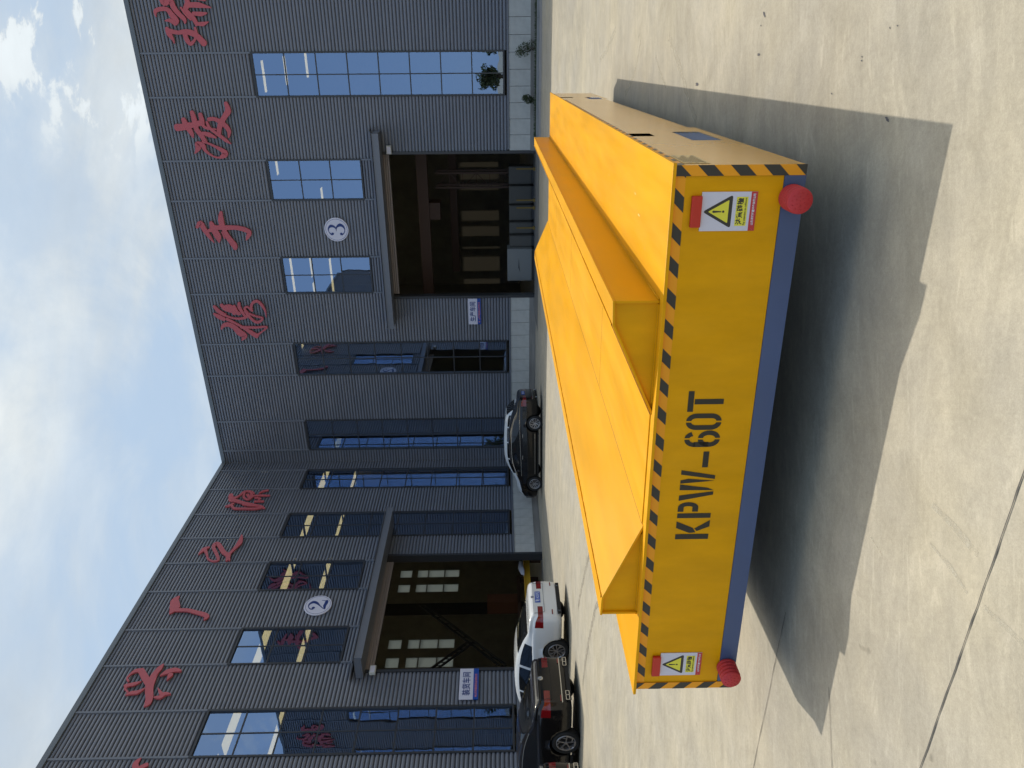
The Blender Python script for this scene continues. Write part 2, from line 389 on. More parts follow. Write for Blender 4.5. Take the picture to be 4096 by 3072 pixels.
def ribbon(pts, w, m, name, dz=0.004, jit=0.0022):
    b = MB().use(m); L = []; 
    for i in range(len(pts) - 1):
        p = Vector((*pts[i], 0)); q = Vector((*pts[i + 1], 0)); n = max(2, int((q - p).length / 0.06))
        for k in range(n + (i == len(pts) - 2)):
            L.append(p.lerp(q, k / n))
    d0 = (L[-1] - L[0]).normalized(); nrm = Vector((-d0.y, d0.x, 0)); vs = []
    off = 0
    for p in L:
        off = off * 0.7 + random.uniform(-jit, jit)
        ww = w * random.uniform(0.55, 1.3)
        for sgn in (-1, 1):
            c = p + nrm * (off + sgn * ww / 2); vs.append((c.x, c.y, gz(c.x, c.y) + dz))
    b.add(vs, [(2 * i, 2 * i + 1, 2 * i + 3, 2 * i + 2) for i in range(len(L) - 1)])
    return b.obj(name, ground)
def ext(a, b, t0, t1):
    return [(a[0] + (b[0] - a[0]) * t0, a[1] + (b[1] - a[1]) * t0), (a[0] + (b[0] - a[0]) * t1, a[1] + (b[1] - a[1]) * t1)]
ribbon(ext((-.32, 2.32), (-1.51, 2.91), -3, 9), 0.0055, tar_m, 'expansion_joint')
ribbon(ext((-1.8, 4.54), (-2.56, 4.92), -0.6, 14), 0.0045, tar_m, 'expansion_joint')
ribbon([(-1.55, 3.75), (-1.95, 3.72), (-2.2, 3.62), (-2.5, 3.6), (-3.2, 3.35)], 0.004, tar_m, 'hairline_crack', jit=0.005)
STAINS = ((2.24, 4.54, .045, .016, .6), (2.20, 4.60, .02, .008, .8), (2.04, 4.645, .05, .013, 1.1), (1.43, 3.325, .014, .006, .9), (1.445, 3.32, .014, .005, .9), (1.40, 3.63, .02, .006, .8), (1.46, 3.08, .012, .005, .6),
          (1.44, 3.02, .012, .005, .7), (1.09, 3.11, .035, .012, .9), (2.44, 6.10, .10, .022, 1.2))
stain_m = mat('tar_stain', (0.11, 0.105, 0.11), 0.8, 0, 0.2, (30, 0.3, (1, 1, 1)))
for (sx, sy, sl, sw, sa) in STAINS:
    b = MB().use(stain_m); n = 14
    b.add([(sx + math.cos(sa) * sl * math.cos(t) * r - math.sin(sa) * sw * math.sin(t) * r, sy + math.sin(sa) * sl * math.cos(t) * r + math.cos(sa) * sw * math.sin(t) * r, gz(sx, sy) + 0.002)
           for t, r in [(2 * math.pi * k / n, random.uniform(0.35, 0.75)) for k in range(n)]], [list(range(n))])
    b.obj('dark_stain', ground)

def film_mat(name, col, amt, sc):
    m = bpy.data.materials.new(name); m.use_nodes = True; t = m.node_tree; b = t.nodes['Principled BSDF']; o = t.nodes['Material Output']
    b.inputs['Base Color'].default_value = (*col, 1); b.inputs['Roughness'].default_value = .8; b.inputs['Specular IOR Level'].default_value = .2
    tcn = t.nodes.new('ShaderNodeTexCoord'); n = t.nodes.new('ShaderNodeTexNoise'); n.inputs['Scale'].default_value = sc; n.inputs['Detail'].default_value = 8; n.inputs['Roughness'].default_value = .75
    t.links.new(tcn.outputs['Object'], n.inputs['Vector']); r_ = t.nodes.new('ShaderNodeMapRange'); r_.inputs['From Min'].default_value = .38; r_.inputs['From Max'].default_value = .62; r_.inputs['To Max'].default_value = amt
    t.links.new(n.outputs['Fac'], r_.inputs['Value']); tr = t.nodes.new('ShaderNodeBsdfTransparent'); mx = t.nodes.new('ShaderNodeMixShader')
    t.links.new(r_.outputs[0], mx.inputs[0]); t.links.new(tr.outputs[0], mx.inputs[1]); t.links.new(b.outputs[0], mx.inputs[2]); t.links.new(mx.outputs[0], o.inputs[0]); return m
pale_f = film_mat('pale_laitance_film', (0.50, 0.46, 0.37), 0.75, 22)
dark_f = film_mat('tyre_rub_film', (0.19, 0.175, 0.15), 0.45, 14)
for P_, w_ in (([(-0.48, 2.82), (-0.54, 2.68), (-0.61, 2.55)], .022), ([(-0.63, 2.84), (-0.69, 2.71), (-0.76, 2.61)], .013), ([(-0.78, 2.52), (-0.81, 2.42), (-0.84, 2.33)], .012), ([(-0.7, 3.3), (-0.76, 3.2)], .007),
               ([(3.3, 7.1), (3.05, 6.87), (2.72, 6.6), (2.45, 6.41), (2.16, 6.15)], .05), ([(3.9, 8.5), (3.75, 8.8), (3.69, 9.2), (3.72, 9.6)], .05), ([(3.38, 7.71), (3.13, 7.51), (2.88, 7.25)], .03), ([(5.2, 12), (5.0, 11.2), (4.9, 10.3)], .06)):
    ribbon(P_, w_ * 1.5, pale_f, 'trowel_streak', .001, .0008)
for P_, w_ in (([(-5.5, 13.5), (-3.6, 12.0), (-2.4, 9.8), (-1.9, 7.6)], .16), ([(-4.3, 14.2), (-2.6, 12.6), (-1.5, 10.6), (-1.1, 8.6)], .16), ([(9.5, 16), (6.5, 9.5), (4.2, 4.6), (3.0, 2.2)], .17)):
    ribbon(P_, w_, dark_f, 'tyre_mark', .0012, .0006)

# ------------------------------------------------------------------ the two halls
HT = 14.15; HS = 1.32; PIT = 0.1205
class Hall:
    def __init__(s, side, label):
        s.side = side; s.sg = -1 if side == 'R' else 1
        s.rz = YR if side == 'R' else YR - math.pi / 2
        s.root = empty('factory_hall', (CX, CY, ZG), s.rz, label, 'building')
    def P(s, a, o, z): return (a, s.sg * o, z - ZG)
    def bx(s, b, a0, a1, o0, o1, z0, z1):
        y = sorted((s.sg * o0, s.sg * o1)); b.box(a0, a1, y[0], y[1], z0 - ZG, z1 - ZG); return b
HR = Hall('R', 'dark corrugated factory hall with steel cabinets inside its open door, behind the yellow cart')
HL = Hall('L', 'dark corrugated factory hall with its open door behind the parked white sedan')
def panel(h, a0, a1, z0, z1):
    n = max(1, int(round((z1 - z0) / PIT))); p = (z1 - z0) / n; prof = []
    for i in range(n):
        for t, o in ((0, .004), (.10, -.050), (.22, -.050), (.34, .004), (.50, .016), (.72, .018), (.90, .012)): prof.append((z0 + (i + t) * p, o))
    prof.append((z1, 0))
    b = MB().use(siding)
    b.add([h.P(a, o, z) for z, o in prof for a in (a0, a1)], [(2 * i, 2 * i + 1, 2 * i + 3, 2 * i + 2) for i in range(len(prof) - 1)])
    return b.obj('wall_panel', h.root)
def window(h, a0, a1, z0, z1, rows, skip_glass=()):
    fr = MB().use(frame_m); d0, d1 = -0.06, 0.045
    fw = 0.06
    for A in ((a0, a0 + fw), (a1 - fw, a1)): h.bx(fr, A[0], A[1], d0, d1, z0, z1)
    for Z in ((z0, z0 + fw), (z1 - fw, z1)): h.bx(fr, a0 + fw, a1 - fw, d0, d1 - .002, Z[0], Z[1])
    am = (a0 + a1) / 2; rh = (z1 - z0 - 2 * fw) / rows
    h.bx(fr, am - .018, am + .018, -0.03, 0.0, z0 + fw, z1 - fw)
    for r in range(1, rows):
        z = z0 + fw + rh * r
        for A in ((a0 + fw, am - .018), (am + .018, a1 - fw)): h.bx(fr, A[0], A[1], -0.032, 0.002, z - .02, z + .02)
    w = fr.obj('window', h.root)
    hw_ = (am - .018 - a0 - fw); me = None
    for r in range(rows):
        for c in range(2):
            ax = a0 + fw + c * (hw_ + .036); z = z0 + fw + rh * r + (.02 if r else 0)
            hh = rh - (.02 if r else 0) - (.02 if r < rows - 1 else 0)
            b = MB().use(glass_m); b.add([(0, 0, 0), (hw_, 0, 0), (hw_, 0, hh), (0, 0, hh)], [(0, 1, 2, 3)])
            key = round(hh, 3)
            if me is None or key not in me: me = me or {}; me[key] = b.mesh('pane')
            p = link(me[key], 'pane', w)
            x, y, zz = h.P(ax, -0.016, z); p.location = (x, y, zz)
            p.rotation_euler = (random.uniform(-.0022, .0022), 0, random.uniform(-.0022, .0022))
    return w
def vtrim(h, a, z0, z1, w=0.03):
    b = MB().use(trim_m); h.bx(b, a - w, a + w, -0.02, 0.05, z0, z1); return b.obj('trim_strip', h.root)
TW, SW = (1.42, 10.22), (6.72, 10.22)
def build_hall(h, wins, door, amax, canopy):
    edges = [0.0]
    zb, zt = HS, HT - 0.16
    cols = []   # (a0, a1, kind)
    a = 0.0
    for (w0, w1, small) in wins:
        cols.append((a, w0, 'wall')); cols.append((w0, w1, 'small' if small else 'tall')); a = w1
    cols.append((a, amax, 'wall'))
    dA, dB, dZ = door
    for (p, q, kd) in cols:
        t0, t1 = p + (.018 if p > 0 else 0), q - .018
        segs = []
        if kd == 'tall': segs = [(TW[1] + .02, zt)]
        elif kd == 'small': segs = [(SW[1] + .02, zt)]; lo = SW[0] - .02
        else: segs = [(zb, zt)]
        if kd == 'small': segs.append((zb, lo))
        for (z0, z1) in segs:
            # cut away the door opening
            if z0 < dZ and t1 > dA and t0 < dB:
                if t0 < dA: panel(h, t0, dA, zb, z1 if kd == 'wall' else z1)
                if t1 > dB: panel(h, dB, t1, zb, z1)
                m0, m1 = max(t0, dA), min(t1, dB)
                panel(h, m0, m1, dZ, z1)
            else: panel(h, t0, t1, z0, z1)
        if kd == 'tall': window(h, p - .03, q + .03, TW[0], TW[1], 8)
        if kd == 'small': window(h, p - .03, q + .03, SW[0], SW[1], 3)
        if p > 0:
            if kd == 'wall' or True:
                top0 = (TW[1] if 'tall' == kd else SW[1])
        if kd in ('tall', 'small'):
            z0 = TW[1] if kd == 'tall' else SW[1]
            for e in (p, q):
                vtrim(h, e, z0, zt)
                if kd == 'small':
                    if e < dA or e > dB: vtrim(h, e, zb, SW[0])
                    else: vtrim(h, e, dZ, SW[0])
    # parapet cap, base flashing
    b = MB().use(cap_m); h.bx(b, -0.14 if h.side == 'R' else 0.08, amax, -0.30, 0.075, HT - .16, HT); b.obj('parapet_cap', h.root)
    for q0, q1 in ((0.0, dA - .1), (dB + .1, amax)):
        b = MB().use(trim_m); h.bx(b, q0 + .05, q1, -0.05, 0.055, HS - .05, HS + .02); b.obj('base_flashing', h.root)
        # block course and plinth
        n = int((q1 - q0) / 0.541); bw = (q1 - q0) / n
        bb = MB().use(block_m); y = sorted((h.sg * 0.03, h.sg * -0.15)); bb.box(.006, bw - .006, y[0], y[1], 0, 0.76)
        me = bb.mesh('block', False, 0.004)
        for i in range(n):
            o = link(me, 'block', h.root); x, yy, z = h.P(q0 + i * bw, random.uniform(-.004, .004), 0.505); o.location = (x, yy, z)
        b = MB().use(plinth_m); h.bx(b, q0, q1, -0.15, 0.06, ZG - .1, 0.50); b.obj('plinth', h.root)
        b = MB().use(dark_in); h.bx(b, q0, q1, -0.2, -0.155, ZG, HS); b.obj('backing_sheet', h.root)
    # door frame, shutter
    b = MB().use(frame_m)
    for p, q in ((dA - .1, dA), (dB, dB + .1)): h.bx(b, p, q, -0.25, 0.06, ZG, dZ)
    h.bx(b, dA - .1, dB + .1, -0.25, 0.062, dZ, dZ + .08); b.obj('door_frame', h.root)
    sl = MB().use(dark_in); h.bx(sl, dA, dB, -0.34, -0.30, dZ - .30, dZ); sh = sl.obj('roller_shutter', h.root)
    for i in range(4):
        b = MB().use(shut_m); h.bx(b, dA + .02, dB - .02, -0.298, -0.20, dZ - .075 * (i + 1) + .006, dZ - .075 * i - .004); b.obj('slat', sh, False, 0.012)
    # canopy
    c0, c1 = canopy
    b = MB().use(trim_m)
    h.bx(b, c0, c1, 0.05, 0.85, 5.93, 5.97); h.bx(b, c0, c1, 0.85, 0.89, 5.90, 6.14)
    for e in (c0, c1 - .04): h.bx(b, e, e + .04, 0.05, 0.85, 5.975, 6.15)
    cn = b.obj('canopy', h.root)
    b = MB().use(siding); n = int((c1 - c0 + .1) / .04); vs = []
    for i in range(n + 1):
        aa = c0 - .05 + i * (c1 - c0 + .1) / n; dz = .018 if i % 2 else 0
        vs += [h.P(aa, 0.94, 6.15 + dz), h.P(aa, 0.04, 6.36 + dz)]
    b.add(vs, [(2 * i, 2 * i + 2, 2 * i + 3, 2 * i + 1) for i in range(n)]); b.obj('corrugated_sheet', cn)
winR = [(0.65, 2.12, 0), (4.32, 5.76, 0), (7.93, 9.40, 1), (11.62, 13.08, 1), (15.27, 16.70, 0), (18.9, 20.35, 0), (22.6, 24.05, 0), (26.2, 27.65, 0), (29.9, 31.3, 0), (33.5, 34.95, 0)]
winL = [(0.70, 2.13, 0), (3.86, 5.36, 0), (6.80, 8.28, 1), (10.06, 11.55, 1), (13.24, 14.74, 0), (16.5, 17.95, 0), (19.7, 21.1, 0)]
build_hall(HR, winR, (7.75, 13.25, 6.03), 42.0, (6.70, 14.10))
build_hall(HL, winL, (6.60, 11.88, 6.03), 27.0, (4.75, 12.20))

# shells of the halls: back, ends, roof with skylight strips
def shell(h, amin, amax, depth):
    b = MB().use(int_wall)
    h.bx(b, amax, amax + .1, -depth, 0.04, 0, HT - .05)
    b.obj('end_wall', h.root)
    b = MB().use(dark_in); h.bx(b, 0.1, amax, -0.17, -0.12, HT - 4, HT - .17) if False else None
    # roof strips running parallel to the front, broken by purlin gaps
    o = -0.30; i = 0
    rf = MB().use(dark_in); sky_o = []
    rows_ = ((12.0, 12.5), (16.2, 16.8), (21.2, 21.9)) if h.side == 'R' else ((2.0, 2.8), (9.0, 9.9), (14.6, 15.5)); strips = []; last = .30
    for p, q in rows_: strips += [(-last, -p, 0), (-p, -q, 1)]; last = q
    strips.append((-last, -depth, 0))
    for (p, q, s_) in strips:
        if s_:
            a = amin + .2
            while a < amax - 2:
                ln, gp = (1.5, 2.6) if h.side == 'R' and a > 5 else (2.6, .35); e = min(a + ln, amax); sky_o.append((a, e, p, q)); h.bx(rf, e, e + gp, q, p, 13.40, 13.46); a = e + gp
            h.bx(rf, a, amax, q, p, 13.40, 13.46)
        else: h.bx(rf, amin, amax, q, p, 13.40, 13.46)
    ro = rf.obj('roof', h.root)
    for (a, e, p, q) in sky_o:
        b = MB().use(skylight_m); h.bx(b, a, e, q, p, 13.42, 13.44); b.obj('skylight_sheet', ro)
    return ro
DEPR, DEPL = 24.0, 20.0
shell(HR, 0.0, 42.0, DEPR); shell(HL, -22.0, 27.0, DEPL)
def back_wall(h, amax, depth, rects, a_min=0.0):
    """back wall with real openings for the panes"""
    b = MB().use(int_wall); A = sorted({a_min, amax} | {r[0] for r in rects} | {r[1] for r in rects}); Zs = sorted({0.0, HT - .05} | {r[2] for r in rects} | {r[3] for r in rects})
    for i in range(len(A) - 1):
        for j in range(len(Zs) - 1):
            ca, cz = (A[i] + A[i + 1]) / 2, (Zs[j] + Zs[j + 1]) / 2
            if any(r[0] < ca < r[1] and r[2] < cz < r[3] for r in rects): continue
            h.bx(b, A[i], A[i + 1], -depth - .12, -depth, Zs[j], Zs[j + 1])
    w = b.obj('back_wall', h.root)
    for r in rects:
        p = MB().use(haze_pane_m if h.side == 'L' else haze_pane_dim); h.bx(p, r[0], r[1], -depth - .06, -depth - .04, r[2], r[3]); p.obj('pane', w)
cR, pR = 17.96, 28.3; cL, pL = 28.3, 17.96
def beyond(side, a, z, d):
    c, p = (cR, pR) if side == 'R' else (cL, pL); k = (p + d) / p
    return c + (a - c) * k, HC + (z - HC) * k
rl = []
for (a0, a1) in ((7.32, 7.70), (8.06, 8.45), (10.62, 11.0), (11.36, 11.76)):
    for (z0, z1) in ((4.95, 5.36), (4.38, 4.74), (3.80, 4.35), (3.27, 3.77)):
        p0 = beyond('L', a0, z0, DEPL); p1 = beyond('L', a1, z1, DEPL); rl.append((p0[0], p1[0], p0[1], p1[1]))
back_wall(HL, 27.0, DEPL, rl, -22)
rr = []
for a0, a1 in ((8.0, 8.45), (8.75, 9.35), (9.65, 9.75), (10.15, 10.55), (10.75, 11.15), (11.9, 12.15), (12.3, 12.55), (12.75, 12.95)):
    p0 = beyond('R', a0, 1.68, DEPR); p1 = beyond('R', a1, 3.15, DEPR); rr.append((p0[0], p1[0], p0[1], p1[1]))
back_wall(HR, 42.0, DEPR, rr)
b = MB().use(int_wall); HR.bx(b, -0.1, 0.0, -DEPR, -0.02, 0, HT - .05); b.obj('partition_wall', HR.root)
b = MB().use(int_floor)
HR.bx(b, 0, 42, -DEPR, -0.16, ZG - .05, ZG + .012); b.obj('hall_floor', HR.root)
b = MB().use(int_floor); HL.bx(b, -22, 27, -DEPL, -0.16, ZG - .05, ZG + .008); b.obj('hall_floor', HL.root)
b = MB().use(int_wall); HL.bx(b, -22.1, -22.0, -DEPL, -.12, 0, HT - .05); b.obj('end_wall', HL.root)

# interior: columns, crane girders, stairs, cabinets
def hall_thing(h, name, a, o, label, cat, group=None):
    c = Vector((CX, CY, 0)); d = dR if h.side == 'R' else dL; n = dL if h.side == 'R' else dR
    p = c + d * a + n * o; return empty(name, (p.x, p.y, ZG), h.rz, label, cat, group)
t = hall_thing(HR, 'overhead_crane', 11.0, -3.0, 'brown bridge crane girder spanning inside the hall with the number 3 disc', 'crane')
b = MB().use(brown); b.box(-4.5, 4.5, -.2, .2, 4.35, 4.8); b.obj('girder', t)
b = MB().use(brown); b.box(-4.5, 4.5, 3.9, 4.25, 3.4, 3.75); b.obj('rear_girder', t)
b = MB().use(brown); b.box(-.9, -.2, -.15, .5, 3.9, 4.34); b.obj('hoist', t)
t = hall_thing(HR, 'scaffold_tower', 11.55, -4.0, 'brown lattice tower standing just inside the number 3 door', 'scaffold')
for x in (-.3, .3):
    for y in (-.3, .3):
        b = MB().use(brown); b.box(x - .04, x + .04, y - .04, y + .04, 0, 4.1); b.obj('post', t)
for i in range(7):
    b = MB().use(brown); s_ = 1 if i % 2 else -1
    b.bar((-.3 * s_, -.3, .1 + i * .57), (.3 * s_, -.3, .1 + (i + 1) * .57), .03); b.bar((-.3, -.3, .1 + i * .57), (.3, -.3, .1 + i * .57), .03); b.obj('brace', t)
CABL = ['white control cabinet with grey swoosh mark, leftmost inside the number 3 door', 'narrow grey cabinet right of the white cabinet inside the number 3 door', 'first brown cabinet right of the narrow grey one',
        'second brown cabinet right of the narrow grey one', 'brown cabinet in the middle of the row, beside the lattice tower', 'rightmost brown cabinet of the row inside the number 3 door']
xx = 7.9
post_y = mat('dim_yellow_post', (0.20, 0.125, 0.02), 0.6)  # indoor dimness put into the colour: a darker yellow than the beam
for i, (w, hh, m) in enumerate(((1.35, 1.0, cab_m), (.45, .9, cab_d), (.45, .9, cab_d), (.6, .9, cab_d), (.7, .9, cab_d), (.7, .9, cab_d))):
    t = hall_thing(HR, 'cabinet', xx + w / 2, -1.3 - i * .25, CABL[i], 'cabinet', 'cabinets inside the number 3 door')
    b = MB().use(m); b.box(-w / 2, w / 2, 0, .6, .12, .12 + hh); b.obj('carcass', t)
    b = MB().use(m); b.box(-w / 2 + .03, w / 2 - .03, -.02, -.002, .15, .08 + hh); b.obj('cabinet_door', t)
    b = MB().use(frame_m); b.box(-w / 2 + .02, w / 2 - .02, .05, .55, 0, .115); b.obj('base', t)
    if i == 0:
        b = MB().use(frame_m)
        pts = [(-.30, .0), (-.1, .07), (.3, .05), (-.05, .03)]; b.prism(pts, lambda p, k: (p[0], k, .6 + p[1]), -.03, -.022); b.obj('logo', t)
    xx += w + .03
for i, a in enumerate((8.9, 9.7, 10.0, 11.2)):
    t = hall_thing(HR, 'guard_post', a + 1.3, -1.0, ['leftmost', 'second from left', 'third from left', 'rightmost'][i] + ' yellow guard post in front of the cabinets', 'post', 'yellow guard posts inside the number 3 door')
    b = MB().use(post_y); b.box(-.025, .025, -.025, .025, .1, .75); b.obj('post', t); b = MB().use(post_y); b.box(-.06, .06, -.06, .06, .012, .10); b.obj('foot', t)
t = hall_thing(HL, 'steel_stair', 10.2, -6.0, 'black steel stair truss crossing inside the hall with the number 2 disc', 'stairs')
for (sa0, sz0, sa1, sz1) in ((9.1, 4.44, 11.74, 1.75), (10.81, 2.77, 11.98, 3.99)):
    (p0, z0), (p1, z1) = beyond('L', sa0, sz0, 6.0), beyond('L', sa1, sz1, 6.0); x0, x1, z0, z1 = p0 - 10.2, p1 - 10.2, z0 - ZG - .14, z1 - ZG - .14
    for dz in (0, .28):
        b = MB().use(dark_in); b.bar((x0, 0, z0 + dz), (x1, 0, z1 + dz), .07); b.obj('stringer', t)
    for k in range(9):
        f = k / 9; b = MB().use(dark_in); b.bar((x0 + (x1 - x0) * f, 0, z0 + (z1 - z0) * f), (x0 + (x1 - x0) * f, 0, z0 + (z1 - z0) * f + .28), .035); b.obj('rung', t)
t = hall_thing(HL, 'column', -1.3, -10.0, 'dark steel column between the lit panes inside the number 2 door', 'column')
b = MB().use(dark_in); b.box(-.22, .22, -.2, .2, 0, 12); b.obj('shaft', t); b = MB().use(dark_in); b.box(-.35, .35, -.3, .3, 0, .06); b.obj('base_plate', t)
t = hall_thing(HL, 'gantry_frame', 5.4, -3.2, 'orange steel gantry frame just inside the right edge of the number 2 door', 'gantry')
b = MB().use(orange_m); b.box(.05, .5, -.3, .3, .9, 2.1); b.obj('machine_body', t)
b = MB().use(brown); b.box(-1.2, 1.9, -.15, .15, .78, .9); b.obj('beam', t)
for x in (-1.1, 1.8):
    b = MB().use(brown); b.box(x - .06, x + .06, -.1, .1, 0, .78); b.obj('leg', t)
t = hall_thing(HL, 'yellow_beam', 6.6, -1.1, 'yellow painted steel beam lying across trestles inside the number 2 door', 'beam')
b = MB().use(yel_in); b.box(-1.6, 1.6, -.1, .1, .44, .64); b.obj('web', t); b = MB().use(yel_in); b.box(-1.6, 1.6, -.16, .16, .642, .67); b.obj('flange', t)
for x in (-1.1, 1.1):
    b = MB().use(brown); b.box(x - .1, x + .1, -.12, .12, 0, .438); b.obj('trestle', t)
t = hall_thing(HL, 'sack', 6.2, -.95, 'crumpled white sacking draped on the yellow beam behind the white car', 'sack')
b = MB().use(cloth_w); b.lathe([(.05, 0), (.14, .03), (.16, .12), (.12, .25), (.05, .34)], lambda x, y, z: (x * 2.6 + .08 * math.sin(23 * z + 9 * x), y * .7 + .02 * math.sin(30 * x), .67 + z * .55 + .03 * math.sin(17 * x + 3)), 14); b.obj('cloth', t, True)
for i, (a, z) in enumerate(((7.5, .9), (9.9, .9))):
    t = hall_thing(HL, 'storage_rack', a - 2.2, -11, ['right', 'left'][i] + ' grey storage rack against the back of the hall with the number 2 disc', 'rack', 'storage racks in the number 2 hall')
    for x in (-1, 0, 1):
        b = MB().use(cab_d); b.box(x - .04, x + .04, -.2, .2, 0, 2.6); b.obj('upright', t)
    for zz in (.5, 1.1, 1.7, 2.3):
        b = MB().use(cab_m); b.box(-1, 1, -.2, .2, zz, zz + .05); b.obj('shelf', t)

# floodlights
def floodlight(h, a, z, label):
    t = hall_thing(h, 'floodlight', a, 0.0, label, 'floodlight', 'floodlights under the canopies')
    s = h.sg
    b = MB().use(steel_w); y = sorted((s * .14, s * .24)); b.box(-.15, .15, y[0], y[1], z - ZG - .09, z - ZG + .09); b.obj('housing', t, False, .008)
    b = MB().use(frame_m); b.bar((0, s * .05, z - ZG - .02), (0, s * .14, z - ZG - .02), .05); b.obj('bracket', t)
    b = MB().use(sign_w); y = sorted((s * .241, s * .249)); b.box(-.12, .12, y[0], y[1], z - ZG - .065, z - ZG + .065); b.obj('lens', t)
floodlight(HR, 13.44, 5.66, 'pale rectangular floodlight right of the door below the number 3 disc')
floodlight(HL, 12.03, 5.66, 'pale rectangular floodlight left of the door below the number 2 disc')

# door signs
def door_sign(h, a0, a1, z0, z1, zs, txt, label):
    am, w = (a0 + a1) / 2, abs(a1 - a0); s = h.sg
    t = hall_thing(h, 'door_sign', am, 0.0, label, 'sign', 'workshop name signs')
    face = -1 if s < 0 else 1
    def bx(m, x0, x1, o0, o1, q0, q1, nm):
        b = MB().use(m); y = sorted((s * o0, s * o1)); b.box(x0, x1, y[0], y[1], q0 - ZG, q1 - ZG); return b.obj(nm, t)
    bx(sign_w, -w / 2, w / 2, .05, .075, zs, z1, 'board'); bx(sblue, -w / 2, w / 2, .05, .075, z0, zs - .002, 'blue_strip')
    me = text_mesh(txt, .25, 0.001, navy, w * .76, 0.005); text_on(me, 'lettering', t, 0, s * .0775, (zs + z1) / 2 - ZG, face)
    me = text_mesh('山东凌瑞起重设备有限公司', .078, 0.001, spink, w * .68, 0.0015); text_on(me, 'company_name', t, -.04 * face * -1 * 0 + 0.03, s * .0775, (z0 + zs) / 2 - ZG, face)
    b = MB().use(spink); b.lathe([(.001, 0), (.028, 0)], lambda x, y, z: (x + face * w * .40 * 1, s * .0775, y + (z0 + zs) / 2 - ZG), 12, False); b.obj('logo', t)
door_sign(HR, 6.53, 7.63, 2.47, 2.98, 2.615, '生产车间', 'white and blue sign 生产车间 beside the door with the cabinets inside')
door_sign(HL, 11.93, 13.06, 2.46, 3.03, 2.62, '装货车间', 'white and blue sign 装货车间 above the roof of the white sedan')

# number discs
def disc(h, a, z, r, num, label):
    t = hall_thing(h, 'number_disc', a, 0.0, label, 'sign'); s = h.sg; face = -1 if s < 0 else 1; zz = z - ZG
    b = MB().use(sign_w); b.lathe([(r - .01, .03), (r, .04), (r, .07), (r - .01, .08)], lambda x, y, q: (x, s * q, y + zz), 48); b.obj('plate', t)
    b = MB().use(navy); b.lathe([(r * .90, .082), (r * .875, .082)], lambda x, y, q: (x, s * q, y + zz), 48, False); b.obj('ring', t)
    # high-contrast numeral built from swelling strokes
    if num == '3': st = [[(-.42, .40, .13), (-.36, .52, .10), (-.15, .66, .05), (.12, .66, .11), (.32, .45, .24), (.26, .18, .17), (.05, .03, .05), (-.12, .02, .03)],
                         [(-.02, .03, .04), (.22, -.04, .12), (.40, -.32, .27), (.28, -.58, .18), (.0, -.70, .06), (-.28, -.62, .06), (-.44, -.42, .12)], [(-.36, .36, .20), (-.32, .35, .20)], [(-.38, -.38, .21), (-.34, -.37, .21)]]
    else: st = [[(-.40, .30, .15), (-.42, .46, .09), (-.20, .66, .05), (.10, .64, .14), (.30, .40, .26), (.20, .12, .20), (-.10, -.18, .08), (-.40, -.48, .05)],
                [(-.44, -.58, .09), (-.1, -.52, .22), (.18, -.58, .24), (.42, -.58, .2)], [(.42, -.5, .05), (.46, -.22, .04)], [(-.32, .28, .22), (-.28, .27, .22)]]
    for k, S_ in enumerate(st):
        b = MB().use(navy); stroke(b, [(x * r * .98, y * r * .98, w * r) for x, y, w in S_], lambda x, y, q: ((x if s < 0 else -x), s * q, y + zz), .083 + k * .0012, .085 + k * .0012); b.obj('numeral_stroke', t)
def stroke(b, pts, fn, q0, q1):
    """variable-width brush stroke as an extruded ribbon with rounded ends"""
    P = [Vector((x, y)) for x, y, w in pts]; W = [w for x, y, w in pts]
    # Catmull-Rom resample
    if len(P) > 2:
        Q, V = [], []
        for i in range(len(P) - 1):
            p0, p1, p2, p3 = P[max(i - 1, 0)], P[i], P[i + 1], P[min(i + 2, len(P) - 1)]
            for k in range(4):
                t = k / 4; Q.append(0.5 * ((2 * p1) + (p2 - p0) * t + (2 * p0 - 5 * p1 + 4 * p2 - p3) * t * t + (3 * p1 - 3 * p2 + p3 - p0) * t ** 3)); V.append(W[i] * (1 - t) + W[i + 1] * t)
        P, W = Q + [P[-1]], V + [W[-1]]
    Lf, Rt = [], []
    for i in range(len(P)):
        d = (P[min(i + 1, len(P) - 1)] - P[max(i - 1, 0)]); d = d.normalized() if d.length > 1e-9 else Vector((1, 0)); n = Vector((-d.y, d.x))
        Lf.append(P[i] + n * W[i] / 2); Rt.append(P[i] - n * W[i] / 2)
    for i in range(len(P) - 1):
        q = [Lf[i], Lf[i + 1], Rt[i + 1], Rt[i]]
        vs = [fn(p.x, p.y, q1) for p in q] + [fn(p.x, p.y, q0) for p in q]; b.add(vs, [(0, 1, 2, 3), (0, 4, 5, 1), (2, 6, 7, 3)])
    for e, c, w, d in ((0, P[0], W[0], (P[0] - P[1])), (1, P[-1], W[-1], (P[-1] - P[-2]))):
        d = d.normalized() if d.length > 1e-9 else Vector((1, 0)); n = Vector((-d.y, d.x)); arc = []
        for k in range(7):
            th = math.pi * k / 6; arc.append(c + n * math.cos(th) * w / 2 + d * math.sin(th) * w / 2 * .8)
        vs = [fn(p.x, p.y, q1) for p in arc] + [fn(p.x, p.y, q0) for p in arc]
        b.add(vs, [list(range(7))] + [(k, k + 1, 8 + k, 7 + k) for k in range(6)])
disc(HR, 10.49, 7.91, .46, '3', 'round white disc with navy numeral 3 above the right door')
disc(HL, 9.10, 7.95, .46, '2', 'round white disc with navy numeral 2 above the left door')

